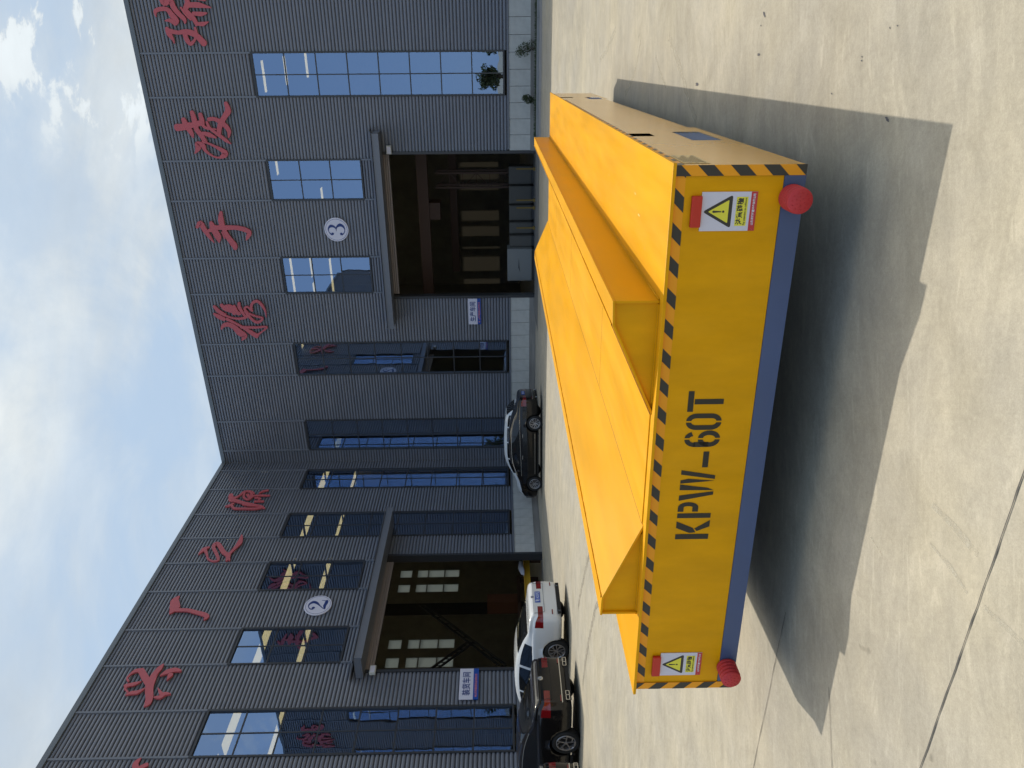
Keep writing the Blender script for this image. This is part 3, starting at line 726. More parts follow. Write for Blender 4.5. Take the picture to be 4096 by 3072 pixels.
# red brush-lettering: strokes traced in facade coordinates (see CHARS below)
CHARS = {
 '凌': ('R', 'red brush character 凌, second from the right on the right hall wall',[[(14.266,13.199,0.249),(14.282,12.959,0.221),(14.339,12.693,0.206)],[(14.542,12.907,0.159),(14.35,12.855,0.213),(14.122,12.736,0.186),(13.928,12.683,0.065)],[(14.787,12.561,0.141),(14.608,12.531,0.177),(14.383,12.521,0.195),(14.19,12.504,0.171),(14.014,12.392,0.179),(13.765,12.274,0.151)],[(14.709,12.276,0.141),(14.502,12.255,0.17),(14.293,12.229,0.107),(14.214,12.025,0.093),(14.192,11.81,0.05)],[(14.305,12.809,0.178),(14.416,12.315,0.185)],[(14.066,12.308,0.107),(14.004,12.082,0.172),(13.904,11.863,0.05)],[(15.078,11.307,0.126),(14.821,11.269,0.211),(14.599,11.446,0.177),(14.323,11.641,0.178),(14.079,11.721,0.15),(13.902,11.687,0.058)],[(14.535,12.009,0.134),(14.55,11.817,0.124),(14.445,11.619,0.17),(14.304,11.444,0.171),(14.111,11.357,0.15),(13.907,11.415,0.043)],[(14.448,12.09,0.089),(14.256,12.035,0.1),(14.115,11.897,0.107),(13.937,11.673,0.122),(13.801,11.514,0.123),(13.686,11.361,0.022)],[(13.358,12.728,0.022),(13.554,12.572,0.199),(13.697,12.581,0.163),(13.642,12.389,0.188),(13.444,12.316,0.102),(13.262,12.091,0.058),(13.206,11.879,0.059),(13.277,11.699,0.19),(13.384,11.632,0.197),(13.584,11.921,0.094),(13.729,12.225,0.058),(13.766,12.366,0.087)]]),
 '手': ('R', 'red brush character 手 above the number 3 disc',[[(10.637,13.184,0.101),(10.804,13.024,0.194),(10.536,12.913,0.195),(10.257,12.771,0.133),(10.025,12.639,0.016)],[(10.816,12.621,0.132),(10.572,12.566,0.257),(10.274,12.457,0.259),(10.035,12.45,0.024)],[(10.495,12.785,0.101),(10.591,12.516,0.226)],[(11.207,12.173,0.107),(10.921,12.225,0.216),(10.666,12.212,0.21)],[(10.63,12.509,0.163),(10.618,12.124,0.179),(10.614,11.738,0.164),(10.552,11.439,0.179),(10.428,11.235,0.18),(10.242,11.327,0.134),(10.115,11.41,0.016)],[(10.843,12.219,0.178),(10.548,12.175,0.156),(10.25,12.073,0.204),(9.928,11.895,0.237),(9.799,11.885,0.143)],[(10.45,12.27,0.055),(10.204,12.209,0.055)]]),
 '携': ('R', 'red brush character 携, the one nearest the corner on the right hall wall',[[(6.452,13.015,0.051),(6.607,12.909,0.145),(6.658,12.703,0.196),(6.535,12.477,0.214),(6.309,12.31,0.283),(6.149,12.13,0.25),(5.948,12.275,0.022)],[(6.892,12.703,0.136),(6.711,12.406,0.094),(6.508,12.111,0.111),(6.28,11.819,0.189),(6.134,11.635,0.19)],[(6.531,12.19,0.12),(6.515,11.616,0.094),(6.531,11.16,0.068),(6.32,11.399,0.06),(6.196,11.584,0.103)],[(7.443,13.125,0.109),(7.224,12.97,0.168),(7.068,12.753,0.143)],[(7.131,13.191,0.076),(6.997,13.011,0.194),(6.893,12.825,0.161)],[(7.505,12.83,0.117),(7.351,12.703,0.201),(7.283,12.471,0.235),(7.207,12.321,0.194),(7.118,12.173,0.152)],[(7.446,12.666,0.109),(7.413,12.448,0.159),(7.121,12.385,0.126)],[(7.442,12.33,0.126),(7.105,12.208,0.101)],[(7.578,12.104,0.1),(7.379,12.121,0.143),(7.05,11.98,0.101)],[(7.1,12.829,0.084),(6.956,12.528,0.068),(6.908,12.209,0.093),(6.957,11.955,0.11),(7.122,11.838,0.127),(7.333,11.933,0.076),(7.405,11.8,0.084),(7.229,11.645,0.067)],[(7.229,11.645,0.084),(7.425,11.646,0.101),(7.588,11.547,0.109),(7.638,11.356,0.117),(7.419,11.188,0.109),(7.201,11.119,0.067),(6.947,11.117,0.013)],[(7.22,11.912,0.109),(6.981,11.787,0.118),(6.758,11.577,0.111),(6.774,11.402,0.102),(6.918,11.273,0.076),(7.005,11.538,0.068),(7.113,11.766,0.093)]]),
 '源': ('L', 'red brush character 源, the one nearest the corner on the left hall wall',[[(2.582,12.945,0.167),(2.944,12.801,0.241),(3.02,12.611,0.185),(3.191,12.228,0.162),(3.342,11.771,0.151),(3.467,11.448,0.15),(3.581,11.277,0.053)],[(2.894,12.817,0.197),(2.707,12.583,0.1),(2.377,12.432,0.101),(2.413,12.168,0.134),(2.548,12.01,0.089)],[(2.436,12.414,0.078),(2.785,12.351,0.099),(2.961,12.131,0.098),(2.75,12.035,0.132),(2.472,12.159,0.078)],[(2.6,12.255,0.122),(2.841,12.092,0.11)],[(2.708,11.997,0.111),(2.687,11.668,0.111),(2.696,11.322,0.077)],[(2.539,11.794,0.056),(2.382,11.67,0.101),(2.313,11.485,0.079)],[(2.854,11.871,0.066),(2.902,11.649,0.088),(3.015,11.667,0.055)],[(3.111,11.805,0.098),(3.105,11.459,0.098)],[(3.417,12.897,0.054),(3.352,12.733,0.161),(3.23,12.628,0.076)],[(3.298,12.689,0.086),(3.55,12.519,0.107),(3.588,12.108,0.106),(3.6,11.614,0.106),(3.511,11.362,0.085)],[(3.323,12.229,0.054),(3.386,11.922,0.086),(3.416,11.586,0.086)]]),
 '之': ('L', 'red brush character 之 between 源 and 厂 on the left hall wall',[[(6.384,12.921,0.028),(6.085,12.824,0.189),(5.983,12.69,0.095)],[(6.133,12.77,0.132),(6.38,12.616,0.084),(6.639,12.482,0.074),(6.774,12.251,0.064),(6.705,12.09,0.101),(6.359,12.272,0.112),(5.975,12.514,0.133),(5.751,12.483,0.164),(5.892,12.315,0.163),(6.279,12.036,0.169),(6.485,11.797,0.186),(6.752,11.771,0.083)],[(6.743,11.67,0.064),(6.457,11.792,0.112),(6.141,11.712,0.113),(5.73,11.612,0.202),(5.285,11.664,0.049)]]),
 '厂': ('L', 'two-stroke red brush character 厂 up and left of the number 2 disc',[[(8.58,12.799,0.046),(8.791,12.864,0.266),(9.115,12.74,0.343),(9.392,12.791,0.062)],[(9.238,12.666,0.153),(9.258,12.263,0.143),(9.37,11.922,0.143),(9.47,11.643,0.168),(9.576,11.505,0.159),(9.698,11.552,0.053)]]),
 '兴': ('L', 'red brush character 兴 with fanned strokes, left of 厂',[[(11.552,12.142,0.024),(11.722,12.195,0.172),(11.937,12.244,0.193),(12.212,12.25,0.25),(12.504,12.189,0.231),(12.79,12.061,0.212),(13.009,12.019,0.188),(13.106,12.076,0.05)],[(11.784,12.734,0.179),(12.037,12.518,0.199),(12.316,12.281,0.188)],[(11.784,12.734,0.14),(11.815,12.892,0.132),(11.942,12.99,0.054),(12.09,13.017,0.053),(12.197,12.929,0.061)],[(12.363,12.95,0.113),(12.306,12.714,0.136),(12.214,12.545,0.019)],[(12.508,12.909,0.037),(12.365,12.889,0.075)],[(12.702,12.79,0.037),(12.636,12.654,0.126),(12.611,12.482,0.133),(12.48,12.332,0.037)],[(12.455,12.923,0.037),(12.605,12.767,0.059)],[(12.011,12.177,0.019),(11.852,12.187,0.085)],[(12.018,12.059,0.019),(11.88,11.909,0.186),(11.807,11.705,0.163),(11.846,11.513,0.07)],[(12.189,11.788,0.023),(11.991,11.757,0.161)],[(12.813,11.91,0.044),(12.805,11.743,0.132),(12.699,11.653,0.14),(12.703,11.477,0.022)],[(12.477,11.941,0.015),(12.684,11.765,0.111)]]),
 '瑞': ('R', 'red brush character 瑞 cut by the picture edge above the tall window',[[(17.47,12.867,0.138),(17.313,12.831,0.191),(17.107,12.729,0.079),(17.002,12.723,0.017)],[(17.4,12.813,0.151),(17.342,12.514,0.125),(17.372,12.301,0.145),(17.339,12.1,0.191),(17.244,11.911,0.191),(17.005,11.707,0.219)],[(17.356,12.304,0.158),(17.135,12.272,0.159),(16.992,12.169,0.126),(17.112,12.006,0.073),(17.275,11.912,0.092),(17.489,11.916,0.085)],[(17.829,13.161,0.026),(17.992,13.149,0.123),(18.059,12.981,0.129),(18.051,12.744,0.142),(17.872,12.611,0.188),(17.701,12.503,0.189),(17.568,12.589,0.046)],[(17.704,12.886,0.026),(17.718,12.712,0.124),(17.618,12.561,0.131)],[(18.454,12.896,0.128),(18.241,12.806,0.18),(18.316,12.587,0.18),(18.086,12.498,0.174),(17.901,12.366,0.156),(17.746,12.226,0.143),(17.616,12.231,0.033)],[(18.419,12.057,0.115),(18.236,12.018,0.18),(18.047,12.124,0.155),(17.924,12.046,0.156),(17.775,11.911,0.156),(17.588,11.838,0.124)],[(18.175,12.037,0.148),(18.173,11.663,0.18),(18.091,11.262,0.026)],[(17.923,11.882,0.117),(17.906,11.646,0.143),(17.933,11.442,0.052)],[(17.613,11.847,0.085),(17.602,11.635,0.144),(17.67,11.423,0.02)],[(18.386,11.69,0.128),(18.324,11.423,0.083)],[(18.1,12.264,0.071),(17.9,12.161,0.058),(17.738,12.004,0.072)],[(18.514,12.883,0.128),(18.541,12.336,0.14),(18.508,11.869,0.128)],[(18.662,12.514,0.127),(18.451,12.355,0.128)],[(18.689,12.002,0.114),(18.627,11.576,0.14),(18.655,11.3,0.045)]]),
 '工': ('L', 'tip of a red brush character below and left of 兴, cut by the picture edge',[[(14.789,11.454,0.019),(14.882,11.51,0.122),(15.005,11.517,0.159),(15.189,11.379,0.157)],[(14.995,11.223,0.127),(15.123,11.407,0.126),(15.282,11.575,0.125)],[(15.197,10.96,0.113),(15.291,11.158,0.125),(15.481,11.254,0.123)]]),
}
for ch_, (side_, lab_, strokes_) in CHARS.items():
    h = HR if side_ == 'R' else HL; s = h.sg
    aa = [p[0] for S_ in strokes_ for p in S_]; am = (min(aa) + max(aa)) / 2
    t = hall_thing(h, 'sign_character', am, 0.0, lab_, 'sign letter', 'red brush characters along the parapets')
    for k, S_ in enumerate(strokes_):
        b = MB().use(letter_m); stroke(b, [(a - am, z - ZG, w) for a, z, w in S_], lambda x, y, q: (x, s * q, y), .055, .105 + k * .0015); b.obj('brush_stroke', t)


# ------------------------------------------------------------------ yellow flat transfer cart
CW, CLn, HD, HB = 2.97, 8.25, 0.8905, 0.308
FRx, FRy, YC = 0.9297, 3.1727, -0.4070
flx, fly = FRx - math.cos(YC) * CW, FRy - math.sin(YC) * CW
cart = empty('transfer_cart', (flx, fly, 0), YC, 'large yellow flat transfer cart marked KPW-60T with black and orange hazard tape', 'transfer cart')
def cx_(a): return CW - a          # a is measured from the right front corner
b = MB().use(yellow); b.box(-.028, CW + .004, -.006, CLn, HD - .016, HD); b.obj('deck_plate', cart, False, .0015)
b = MB().use(yellow)
b.box(.004, CW - .008, .012, .024, .402, HD - .0165)     # front web
b.box(.004, .016, .0245, CLn - .02, HB, HD - .0165)
b.box(.017, CW - .021, CLn - .03, CLn - .02, HB, HD - .0165)
b.obj('body', cart)
louvre_g = mat('louvre_grey', (0.20, 0.21, 0.26), 0.4)
# right side: real plate with two openings and two louvre holes
b = MB().use(yellow_s)
holes = [(1.43, 1.62, .69, .87), (1.15, 1.72, .36, .53), (6.78, 6.98, .69, .87), (6.38, 6.95, .36, .53)]
ys_ = sorted({.0245, CLn - .02, 1.95, 2.05} | {h_[0] for h_ in holes} | {h_[1] for h_ in holes}); zs_ = sorted({HB - .01, HD - .0165, .345} | {h_[2] for h_ in holes} | {h_[3] for h_ in holes})
for i in range(len(ys_) - 1):
    for j in range(len(zs_) - 1):
        cy_, cz_ = (ys_[i] + ys_[i + 1]) / 2, (zs_[j] + zs_[j + 1]) / 2
        if any(h_[0] < cy_ < h_[1] and h_[2] < cz_ < h_[3] for h_ in holes): continue
        if 2.05 < cy_ < 6.1 and cz_ < .345: continue
        x = CW - .012; b.add([(x, ys_[i], zs_[j]), (x, ys_[i + 1], zs_[j]), (x, ys_[i + 1], zs_[j + 1]), (x, ys_[i], zs_[j + 1])], [(0, 1, 2, 3)])
b.obj('side_plate', cart)
for h_ in holes:
    if h_[2] > .6:
        b = MB().use(dark_in); b.box(CW - .10, CW - .09, h_[0] - .02, h_[1] + .02, h_[2] - .02, h_[3]); b.obj('access_recess', cart)
        b = MB().use(yellow); m_ = (h_[0] + h_[1]) / 2
        pts = [(m_ + .035 * math.cos(t), h_[3] - .05 + .035 * math.sin(t)) for t in [math.pi * k / 6 for k in range(7)]]
        for p, q in zip(pts, pts[1:]): b.bar((CW - .03, p[0], p[1]), (CW - .03, q[0], q[1]), .012)
        b.obj('lifting_lug', cart)
    else:
        n = 6; lv = MB().use(dark_in); lv.box(CW - .07, CW - .06, h_[0], h_[1], h_[2], h_[3]); v_ = lv.obj('louvre', cart)
        for k in range(n):
            z = h_[2] + (h_[3] - h_[2]) * (k + .5) / n; b = MB().use(louvre_g)
            b.add([(CW - .014, h_[0], z - .012), (CW - .014, h_[1], z - .012), (CW - .050, h_[1], z + .012), (CW - .050, h_[0], z + .012)], [(0, 1, 2, 3)]); b.obj('slat', v_)
# blue lower beam
b = MB().use(blue_b); b.box(.050, CW - .050, .008, .022, HB - .001, .40); b.obj('lower_beam', cart)
b = MB().use(dark_in); b.box(.05, CW - .05, .05, CLn - .05, .50, .51); b.box(.05, .12, .05, CLn - .1, .34, .50); b.box(CW - .12, CW - .11, .05, CLn - .1, .36, .50); b.obj('under_frame', cart)
for y in (1.5, 6.6):
    for x in (.55, CW - .65):
        w_ = MB().use(rubber_dark := mat('dark_steel', (0.03, 0.03, 0.03), 0.5)); w_.lathe([(.12, 0), (.20, .005), (.20, .11), (.12, .115)], lambda p, q, z: (x + z, y + p, .2 + q), 28); w_.obj('wheel', cart, True)
# hazard tape: orange backing with sheared black blocks, a real thin film
def tape_h(x0, x1, y, z0, z1, per, blk, ph, nm, side=False, shear=.045, dy=.0):
    f = (lambda x, z, o: (x, y - o, z)) if not side else (lambda x, z, o: (y + o, x, z))
    b = MB().use(tape_o); b.add([f(x0, z0, .001), f(x1, z0, .001), f(x1, z1, .001), f(x0, z1, .001)], [(0, 1, 2, 3)]); t = b.obj(nm, cart)
    k = x0 - ph
    while k < x1 + per:
        q = [(k, z1), (k + blk, z1), (k + blk + shear, z0), (k + shear, z0)]
        q = clip(q, x0, x1, 0)
        if len(q) > 2: b = MB().use(tape_k); b.add([f(p[0], p[1], .0022) for p in q], [list(range(len(q)))]); b.obj('black_stripe', t)
        k += per
def clip(poly, lo, hi, ax):
    for sgn, lim in ((1, lo), (-1, hi)):
        o_ = []
        for i in range(len(poly)):
            p, q = poly[i], poly[(i + 1) % len(poly)]; ip, iq = sgn * (p[ax] - lim) >= 0, sgn * (q[ax] - lim) >= 0
            if ip: o_.append(p)
            if ip != iq:
                t = (lim - p[ax]) / (q[ax] - p[ax]); o_.append((p[0] + (q[0] - p[0]) * t, p[1] + (q[1] - p[1]) * t))
        poly = o_
        if not poly: break
    return poly
tape_h(.004, CW - .008, .012, HD - .062, HD - .017, .1485, .066, .02, 'hazard_tape', shear=-.045)
tape_h(.03, 6.2, CW - .012, HD - .062, HD - .017, .1485, .066, .02, 'hazard_tape', True, shear=.045)
def tape_v(x0, x1, y, z0, z1, per, blk, zs, sh, nm):
    b = MB().use(tape_o); b.add([(x0, y - .0015, z0), (x1, y - .0015, z0), (x1, y - .0015, z1), (x0, y - .0015, z1)], [(0, 1, 2, 3)]); t = b.obj(nm, cart)
    z = zs
    while z > z0 - per:
        q = clip([(x1, z), (x1, z - blk), (x0, z - blk - sh), (x0, z - sh)], z0, z1, 1)
        if len(q) > 2: b = MB().use(tape_k); b.add([(p[0], y - .0028, p[1]) for p in q], [list(range(len(q)))]); b.obj('black_stripe', t)
        z -= per
tape_v(CW - .052, CW - .006, .0078, HB + .002, HD - .0175, .141, .070, .923, .047, 'corner_tape')
tape_v(.002, .048, .0078, HB + .002, HD - .0175, .139, .069, .893 - .045 + .047, -.047, 'corner_tape')
# red lamps
for a0, a1, z0, z1 in ((.135, .272, .752, .798), (2.72, 2.86, .745, .792)):
    b = MB().use(red_p); b.box(cx_(a1), cx_(a0), -.010, .010, z0, z1); b.obj('marker_lamp', cart, False, .004)
# warning placards
def placard(a0, a1, z0, z1):
    x0, x1 = cx_(a1), cx_(a0); w, h = x1 - x0, z1 - z0; xm = (x0 + x1) / 2
    b = MB().use(white_p); b.box(x0, x1, .007, .0105, z0, z1); p = b.obj('warning_placard', cart)
    def poly(m, pts, o, nm):
        b = MB().use(m); b.add([(q[0], .007 - o, q[1]) for q in pts], [list(range(len(pts)))]); return b.obj(nm, p)
    poly(band_r, [(x0, z0), (x1, z0), (x1, z0 + h * .115), (x0, z0 + h * .115)], .0006, 'red_band')
    def tri(cz, hh, r, n=5):
        c = [(xm, cz + hh * .62), (xm - hh * .60, cz - hh * .44), (xm + hh * .60, cz - hh * .44)]; P = []
        for i in range(3):
            a, o, d = Vector(c[i - 1]), Vector(c[i]), Vector(c[(i + 1) % 3]); u, v = (a - o).normalized(), (d - o).normalized(); e = r / math.tan(u.angle(v) / 2)
            s_, t_ = o + u * e, o + v * e
            for k in range(n + 1):
                f = k / n; P.append(tuple(s_ * (1 - f) ** 2 + o * 2 * f * (1 - f) + t_ * f * f))
        return P
    cz = z0 + h * .66
    poly(tape_k, tri(cz, h * .50, h * .035), .0006, 'triangle_border'); poly(warn_y, tri(cz - h * .005, h * .345, h * .012), .0012, 'triangle_field')
    poly(tape_k, [(xm - h * .009, cz - h * .03), (xm + h * .009, cz - h * .03), (xm + h * .020, cz + h * .115), (xm + h * .012, cz + h * .13), (xm - h * .012, cz + h * .13), (xm - h * .020, cz + h * .115)], .0018, 'exclamation_stroke')
    poly(tape_k, [(xm + h * .021 * math.cos(t), cz - h * .065 + h * .021 * math.sin(t)) for t in [2 * math.pi * k / 16 for k in range(16)]], .0018, 'exclamation_dot')
    poly(warn_y, [(xm - w * .37, z0 + h * .165), (xm + w * .37, z0 + h * .165), (xm + w * .37, z0 + h * .37), (xm - w * .37, z0 + h * .37)], .0006, 'yellow_label')
    text_on(text_mesh('注意碰撞', .03, 0, tape_k, w * .68, .0008), 'caution_text', p, xm, .0058, z0 + h * .30)
    text_on(text_mesh('Pay attention to collisions', .0125, 0, tape_k, w * .70, .0002), 'caution_subtext', p, xm, .0058, z0 + h * .20)
    text_on(text_mesh('山东凌瑞起重设备有限公司', .0125, 0, white_p, w * .80, .0004), 'company_text', p, xm + w * .05, .0058, z0 + h * .058)
    poly(white_p, [(x0 + w * .03, z0 + h * .03), (x0 + w * .07, z0 + h * .095), (x0 + w * .05, z0 + h * .06)], .0012, 'company_mark')
placard(.120, .290, .508, .752); placard(2.703, 2.868, .508, .745)
# rating stencil KPW-60T, each glyph its own print
ZA, ZB_ = .552, .727
def glyph(name, polys, o=.002):
    b = MB().use(ink)
    for k, p in enumerate(polys): b.add([(cx_(q[0]), .012 - o, q[1]) for q in p], [list(range(len(p)))])
    b.obj('stencil_' + name, cart)
def rect(a0, a1, z0, z1): return [(a0, z0), (a1, z0), (a1, z1), (a0, z1)]
glyph('letter_k', [rect(1.926, 1.894, ZA, ZB_), [(1.856, ZB_), (1.816, ZB_), (1.868, .640), (1.886, .626), (1.890, .645)], [(1.872, .622), (1.888, .636), (1.850, ZA + .0), (1.808, ZA)]] if False else
      [rect(1.926, 1.894, ZA, ZB_), [(1.855, ZB_), (1.814, ZB_), (1.856, .638), (1.884, .622), (1.887, .655)], [(1.860, .630), (1.876, .617), (1.848, ZA), (1.808, ZA)]])
def arc(ca, cz, ra, rz, t0, t1, th, n=14):
    P = [(ca + ra * math.cos(t), cz + rz * math.sin(t)) for t in [t0 + (t1 - t0) * k / n for k in range(n + 1)]]
    Q = [(ca + (ra - th) * math.cos(t), cz + (rz - th * 1.0) * math.sin(t)) for t in [t1 + (t0 - t1) * k / n for k in range(n + 1)]]
    return [[P[k], P[k + 1], Q[n - k - 1], Q[n - k]] for k in range(n)]
PI = math.pi
glyph('letter_p', [rect(1.794, 1.765, ZA, ZB_), [(1.755, ZB_), (1.727, ZB_), (1.727, ZB_ - .030), (1.755, ZB_ - .030)], [(1.755, .621), (1.727, .621), (1.727, .651), (1.755, .651)]] +
      [[(1.727 - .030 * math.sin(t0), .674 + .053 * math.cos(t0)), (1.727 - .030 * math.sin(t1), .674 + .053 * math.cos(t1)), (1.727 - .006 * math.sin(t1), .674 + .023 * math.cos(t1)), (1.727 - .006 * math.sin(t0), .674 + .023 * math.cos(t0))]
       for t0, t1 in [(PI * k / 10, PI * (k + 1) / 10) for k in range(10)]])
glyph('letter_w', [[(1.688, ZB_), (1.656, ZB_), (1.633, ZA), (1.653, ZA)], [(1.622, ZB_), (1.590, ZB_), (1.624, ZA), (1.630, ZA)] and [(1.624, ZB_), (1.590, ZB_), (1.612, ZA + .03), (1.626, ZA)],
                   [(1.584, ZB_), (1.560, ZB_ - .02), (1.552, ZA + .02), (1.566, ZA)] and [(1.585, ZB_), (1.566, ZB_), (1.557, ZB_ - .04), (1.570, ZA)], [(1.532, ZB_), (1.506, ZB_), (1.538, ZA), (1.560, ZA)]])
glyph('dash', [rect(1.491, 1.400, .595, .624)])
six = []
six += arc(1.333, .678, .044, .049, PI * .06, PI * .42, .028) + arc(1.338, .640, .040, .087, PI * .5, PI * .5, .028)
def ring_half(ca, cz, ra, rz, s_, th, t0=-PI / 2, t1=PI / 2, n=12, g=.0045):
    r = []
    for k in range(n):
        u0, u1 = t0 + (t1 - t0) * k / n, t0 + (t1 - t0) * (k + 1) / n
        f = lambda u, e: (ca - s_ * (g + (ra - e - g) * math.cos(u)), cz + (rz - e) * math.sin(u))
        r.append([f(u0, 0), f(u1, 0), f(u1, th), f(u0, th)])
    return r
six = ring_half(1.328, .605, .046, .055, 1, .025) + ring_half(1.328, .605, .046, .055, -1, .025, -PI / 2, PI / 2)
six += [[(1.3740, .605), (1.3460, .605), (1.3460, .680), (1.3740, .680)]] + [[(1.328 + .0045 + (.0415) * math.cos(u0), .672 + .055 * math.sin(u0)), (1.328 + .0045 + .0415 * math.cos(u1), .672 + .055 * math.sin(u1)), (1.328 + .0045 + .0175 * math.cos(u1), .672 + .030 * math.sin(u1)), (1.328 + .0045 + .0175 * math.cos(u0), .672 + .030 * math.sin(u0))] for u0, u1 in [(PI / 2 * k / 8, PI / 2 * (k + 1) / 8) for k in range(8)]]
six += ring_half(1.328, .672, .042, .055, 1, .025, PI * .14, PI / 2)
glyph('digit_6', six)
glyph('digit_0', [p for s_ in (1, -1) for p in (ring_half(1.233, .675, .045, .052, s_, .026, 0, PI / 2, 8) + ring_half(1.233, .604, .045, .052, s_, .026, -PI / 2, 0, 8) + [[(1.233 - s_ * .045, .604), (1.233 - s_ * .019, .604), (1.233 - s_ * .019, .675), (1.233 - s_ * .045, .675)]])])
glyph('letter_t', [rect(1.178, 1.067, .699, ZB_), rect(1.138, 1.110, ZA, .694)])
# side data sticker
print_br = mat('brown_print', (0.30, 0.20, 0.07), 0.3)
louvre_g = mat('louvre_grey', (0.20, 0.21, 0.25), 0.4)
b = MB().use(mat('sticker_film', (0.62, 0.40, 0.10), 0.25)); x = CW - .0105; b.add([(x, .10, .70), (x, .42, .70), (x, .42, .82), (x, .10, .82)], [(0, 1, 2, 3)]); st_ = b.obj('data_sticker', cart)
for i in range(9):
    zz = .715 + .011 * i; b = MB().use(print_br); b.add([(x + .001, .12 + .01 * (i % 3), zz), (x + .001, .40 - .03 * (i % 4), zz), (x + .001, .40 - .03 * (i % 4), zz + .006), (x + .001, .12 + .01 * (i % 3), zz + .006)], [(0, 1, 2, 3)]); b.obj('print_line', st_)
# V cradle: two wedge beams
L0, L1 = .055, CLn + .15
def wedge(av, at, ab, zt_, nm_, lab_):
    s_ = 1 if ab > av else -1; th = .012
    y0, y1 = L0, L1
    def slab(p, q, nm, e=0):
        """plate between section points p, q (a, z), thickness below/inside"""
        P, Q = Vector(p), Vector(q); d = (Q - P).normalized(); n = Vector((-d.y, d.x)); 
        if n.y > 0: n = -n
        if abs(n.y) < .05: n = Vector((s_, 0))
        pts = [P, Q, Q + n * th, P + n * th]; b = MB().use(yellow)
        b.prism(pts, lambda r, t: (cx_(r[0]), t, r[1]), y0 + e, y1 - e); return b.obj(nm, cart, False, .0015)
    zt2 = zt_
    slab((av, zt2), (at, zt2 - .004), 'top_flange')
    slab((at + s_ * .001, zt2 - .0045), (ab, HD + .003), 'slope_plate')
    slab((av + s_ * .002, HD + .001), (av + s_ * .002, zt2 - th - .001), 'outer_web', .004)
    # end diaphragms set back from the ends
    for yy in (y0 + .020, y1 - .03):
        b = MB().use(yellow); pts = [(av + s_ * (th + .003), HD + .001), (av + s_ * (th + .003), zt2 - th - .002), (at + s_ * .004, zt2 - th - .003), (ab - s_ * .030, HD + .001)]
        b.prism(pts, lambda r, t: (cx_(r[0]), t, r[1]), yy, yy + .010); b.obj('end_plate', cart)
    # weld beads
    for (a, z) in ((av - s_ * .002, HD + .003), (at, zt2 - .001)):
        b = MB().use(yellow); n = 150; vs = []
        for i in range(n + 1):
            y = y0 + .01 + (y1 - y0 - .02) * i / n; r = .0045 * random.uniform(.5, 1.25)
            for k in range(5): t = math.pi * 2 * k / 5; vs.append((cx_(a) + r * math.cos(t), y, z + r * math.sin(t) * .8))
        b.add(vs, [(i * 5 + k, i * 5 + (k + 1) % 5, (i + 1) * 5 + (k + 1) % 5, (i + 1) * 5 + k) for i in range(n) for k in range(5)]); b.obj('weld_bead', cart, True)
    b = MB().use(yellow); b.bar((cx_(av + s_ * .02), L0 + .014, HD + .004), (cx_(ab - s_ * .06), L0 + .014, HD + .004), .010, .007); b.obj('weld_strip', cart)
wedge(.622, .742, 1.215, 1.112, 'right', ''); wedge(2.462, 2.342, 1.868, 1.098, 'left', '')
# seam of the two middle floor plates
b = MB().use(yellow); b.box(cx_(1.862), cx_(1.222), L0 + .02, CLn - .01, HD + .0015, HD + .006); b.obj('cradle_floor', cart)
seam_m = mat('dark_seam', (0.20, 0.09, 0.004), 0.8)  # dark brown lines drawn along the plate joints
for a in (1.8655, 1.2185):
    b = MB().use(seam_m); b.box(cx_(a) - .0022, cx_(a) + .0022, L0 + .02, CLn - .01, HD + .0062, HD + .0068); b.obj('seam', cart)
for y in (1.9, 4.4, 6.6):
    b = MB().use(seam_m); b.box(cx_(1.862), cx_(1.222), y, y + .003, HD + .0062, HD + .0067); b.obj('seam', cart)
# rubber buffers
for ac in (.145, 2.803):
    bz = .362; prof = []
    for i in range(4):
        z0 = i * .024; prof += [(.050, z0), (.0565, z0 + .005), (.0575, z0 + .012), (.0565, z0 + .019)]
    prof += [(.050, .096), (.054, .100), (.055, .106), (.051, .112)]
    b = MB().use(rubber_red); b.lathe(prof, lambda p, q, h: (cx_(ac) + p, .008 - h, bz + q), 36); bf = b.obj('rubber_buffer', cart, True)
    for ring, cnt in ((0, 1), (.019, 6), (.038, 11)):
        for k in range(cnt):
            t = 2 * math.pi * k / cnt + ring * 9; px_, pz_ = cx_(ac) + ring * math.cos(t), bz + ring * math.sin(t)
            b = MB().use(rubber_red); b.lathe([(.0028, 0), (.0026, .0022), (.0012, .0035)], lambda p, q, h: (px_ + p, .008 - .112 - h, pz_ + q), 8); b.obj('buffer_stud', bf, True)
# scuffs on the deck
scuff = mat('paint_scuff', (0.83, 0.50, 0.10), 0.5)
for (a, l, s_) in ((.35, .72, .035), (.26, .86, .03), (.42, 1.3, .02), (.30, 1.9, .02), (.48, .5, .015)):
    b = MB().use(scuff); n = 10
    b.add([(cx_(a) + s_ * .22 * math.cos(t) * r, l + s_ * math.sin(t) * r, HD + .0012) for t, r in [(2 * PI * k / n, random.uniform(.5, 1.1)) for k in range(n)]], [list(range(n))]); b.obj('paint_scuff', cart)

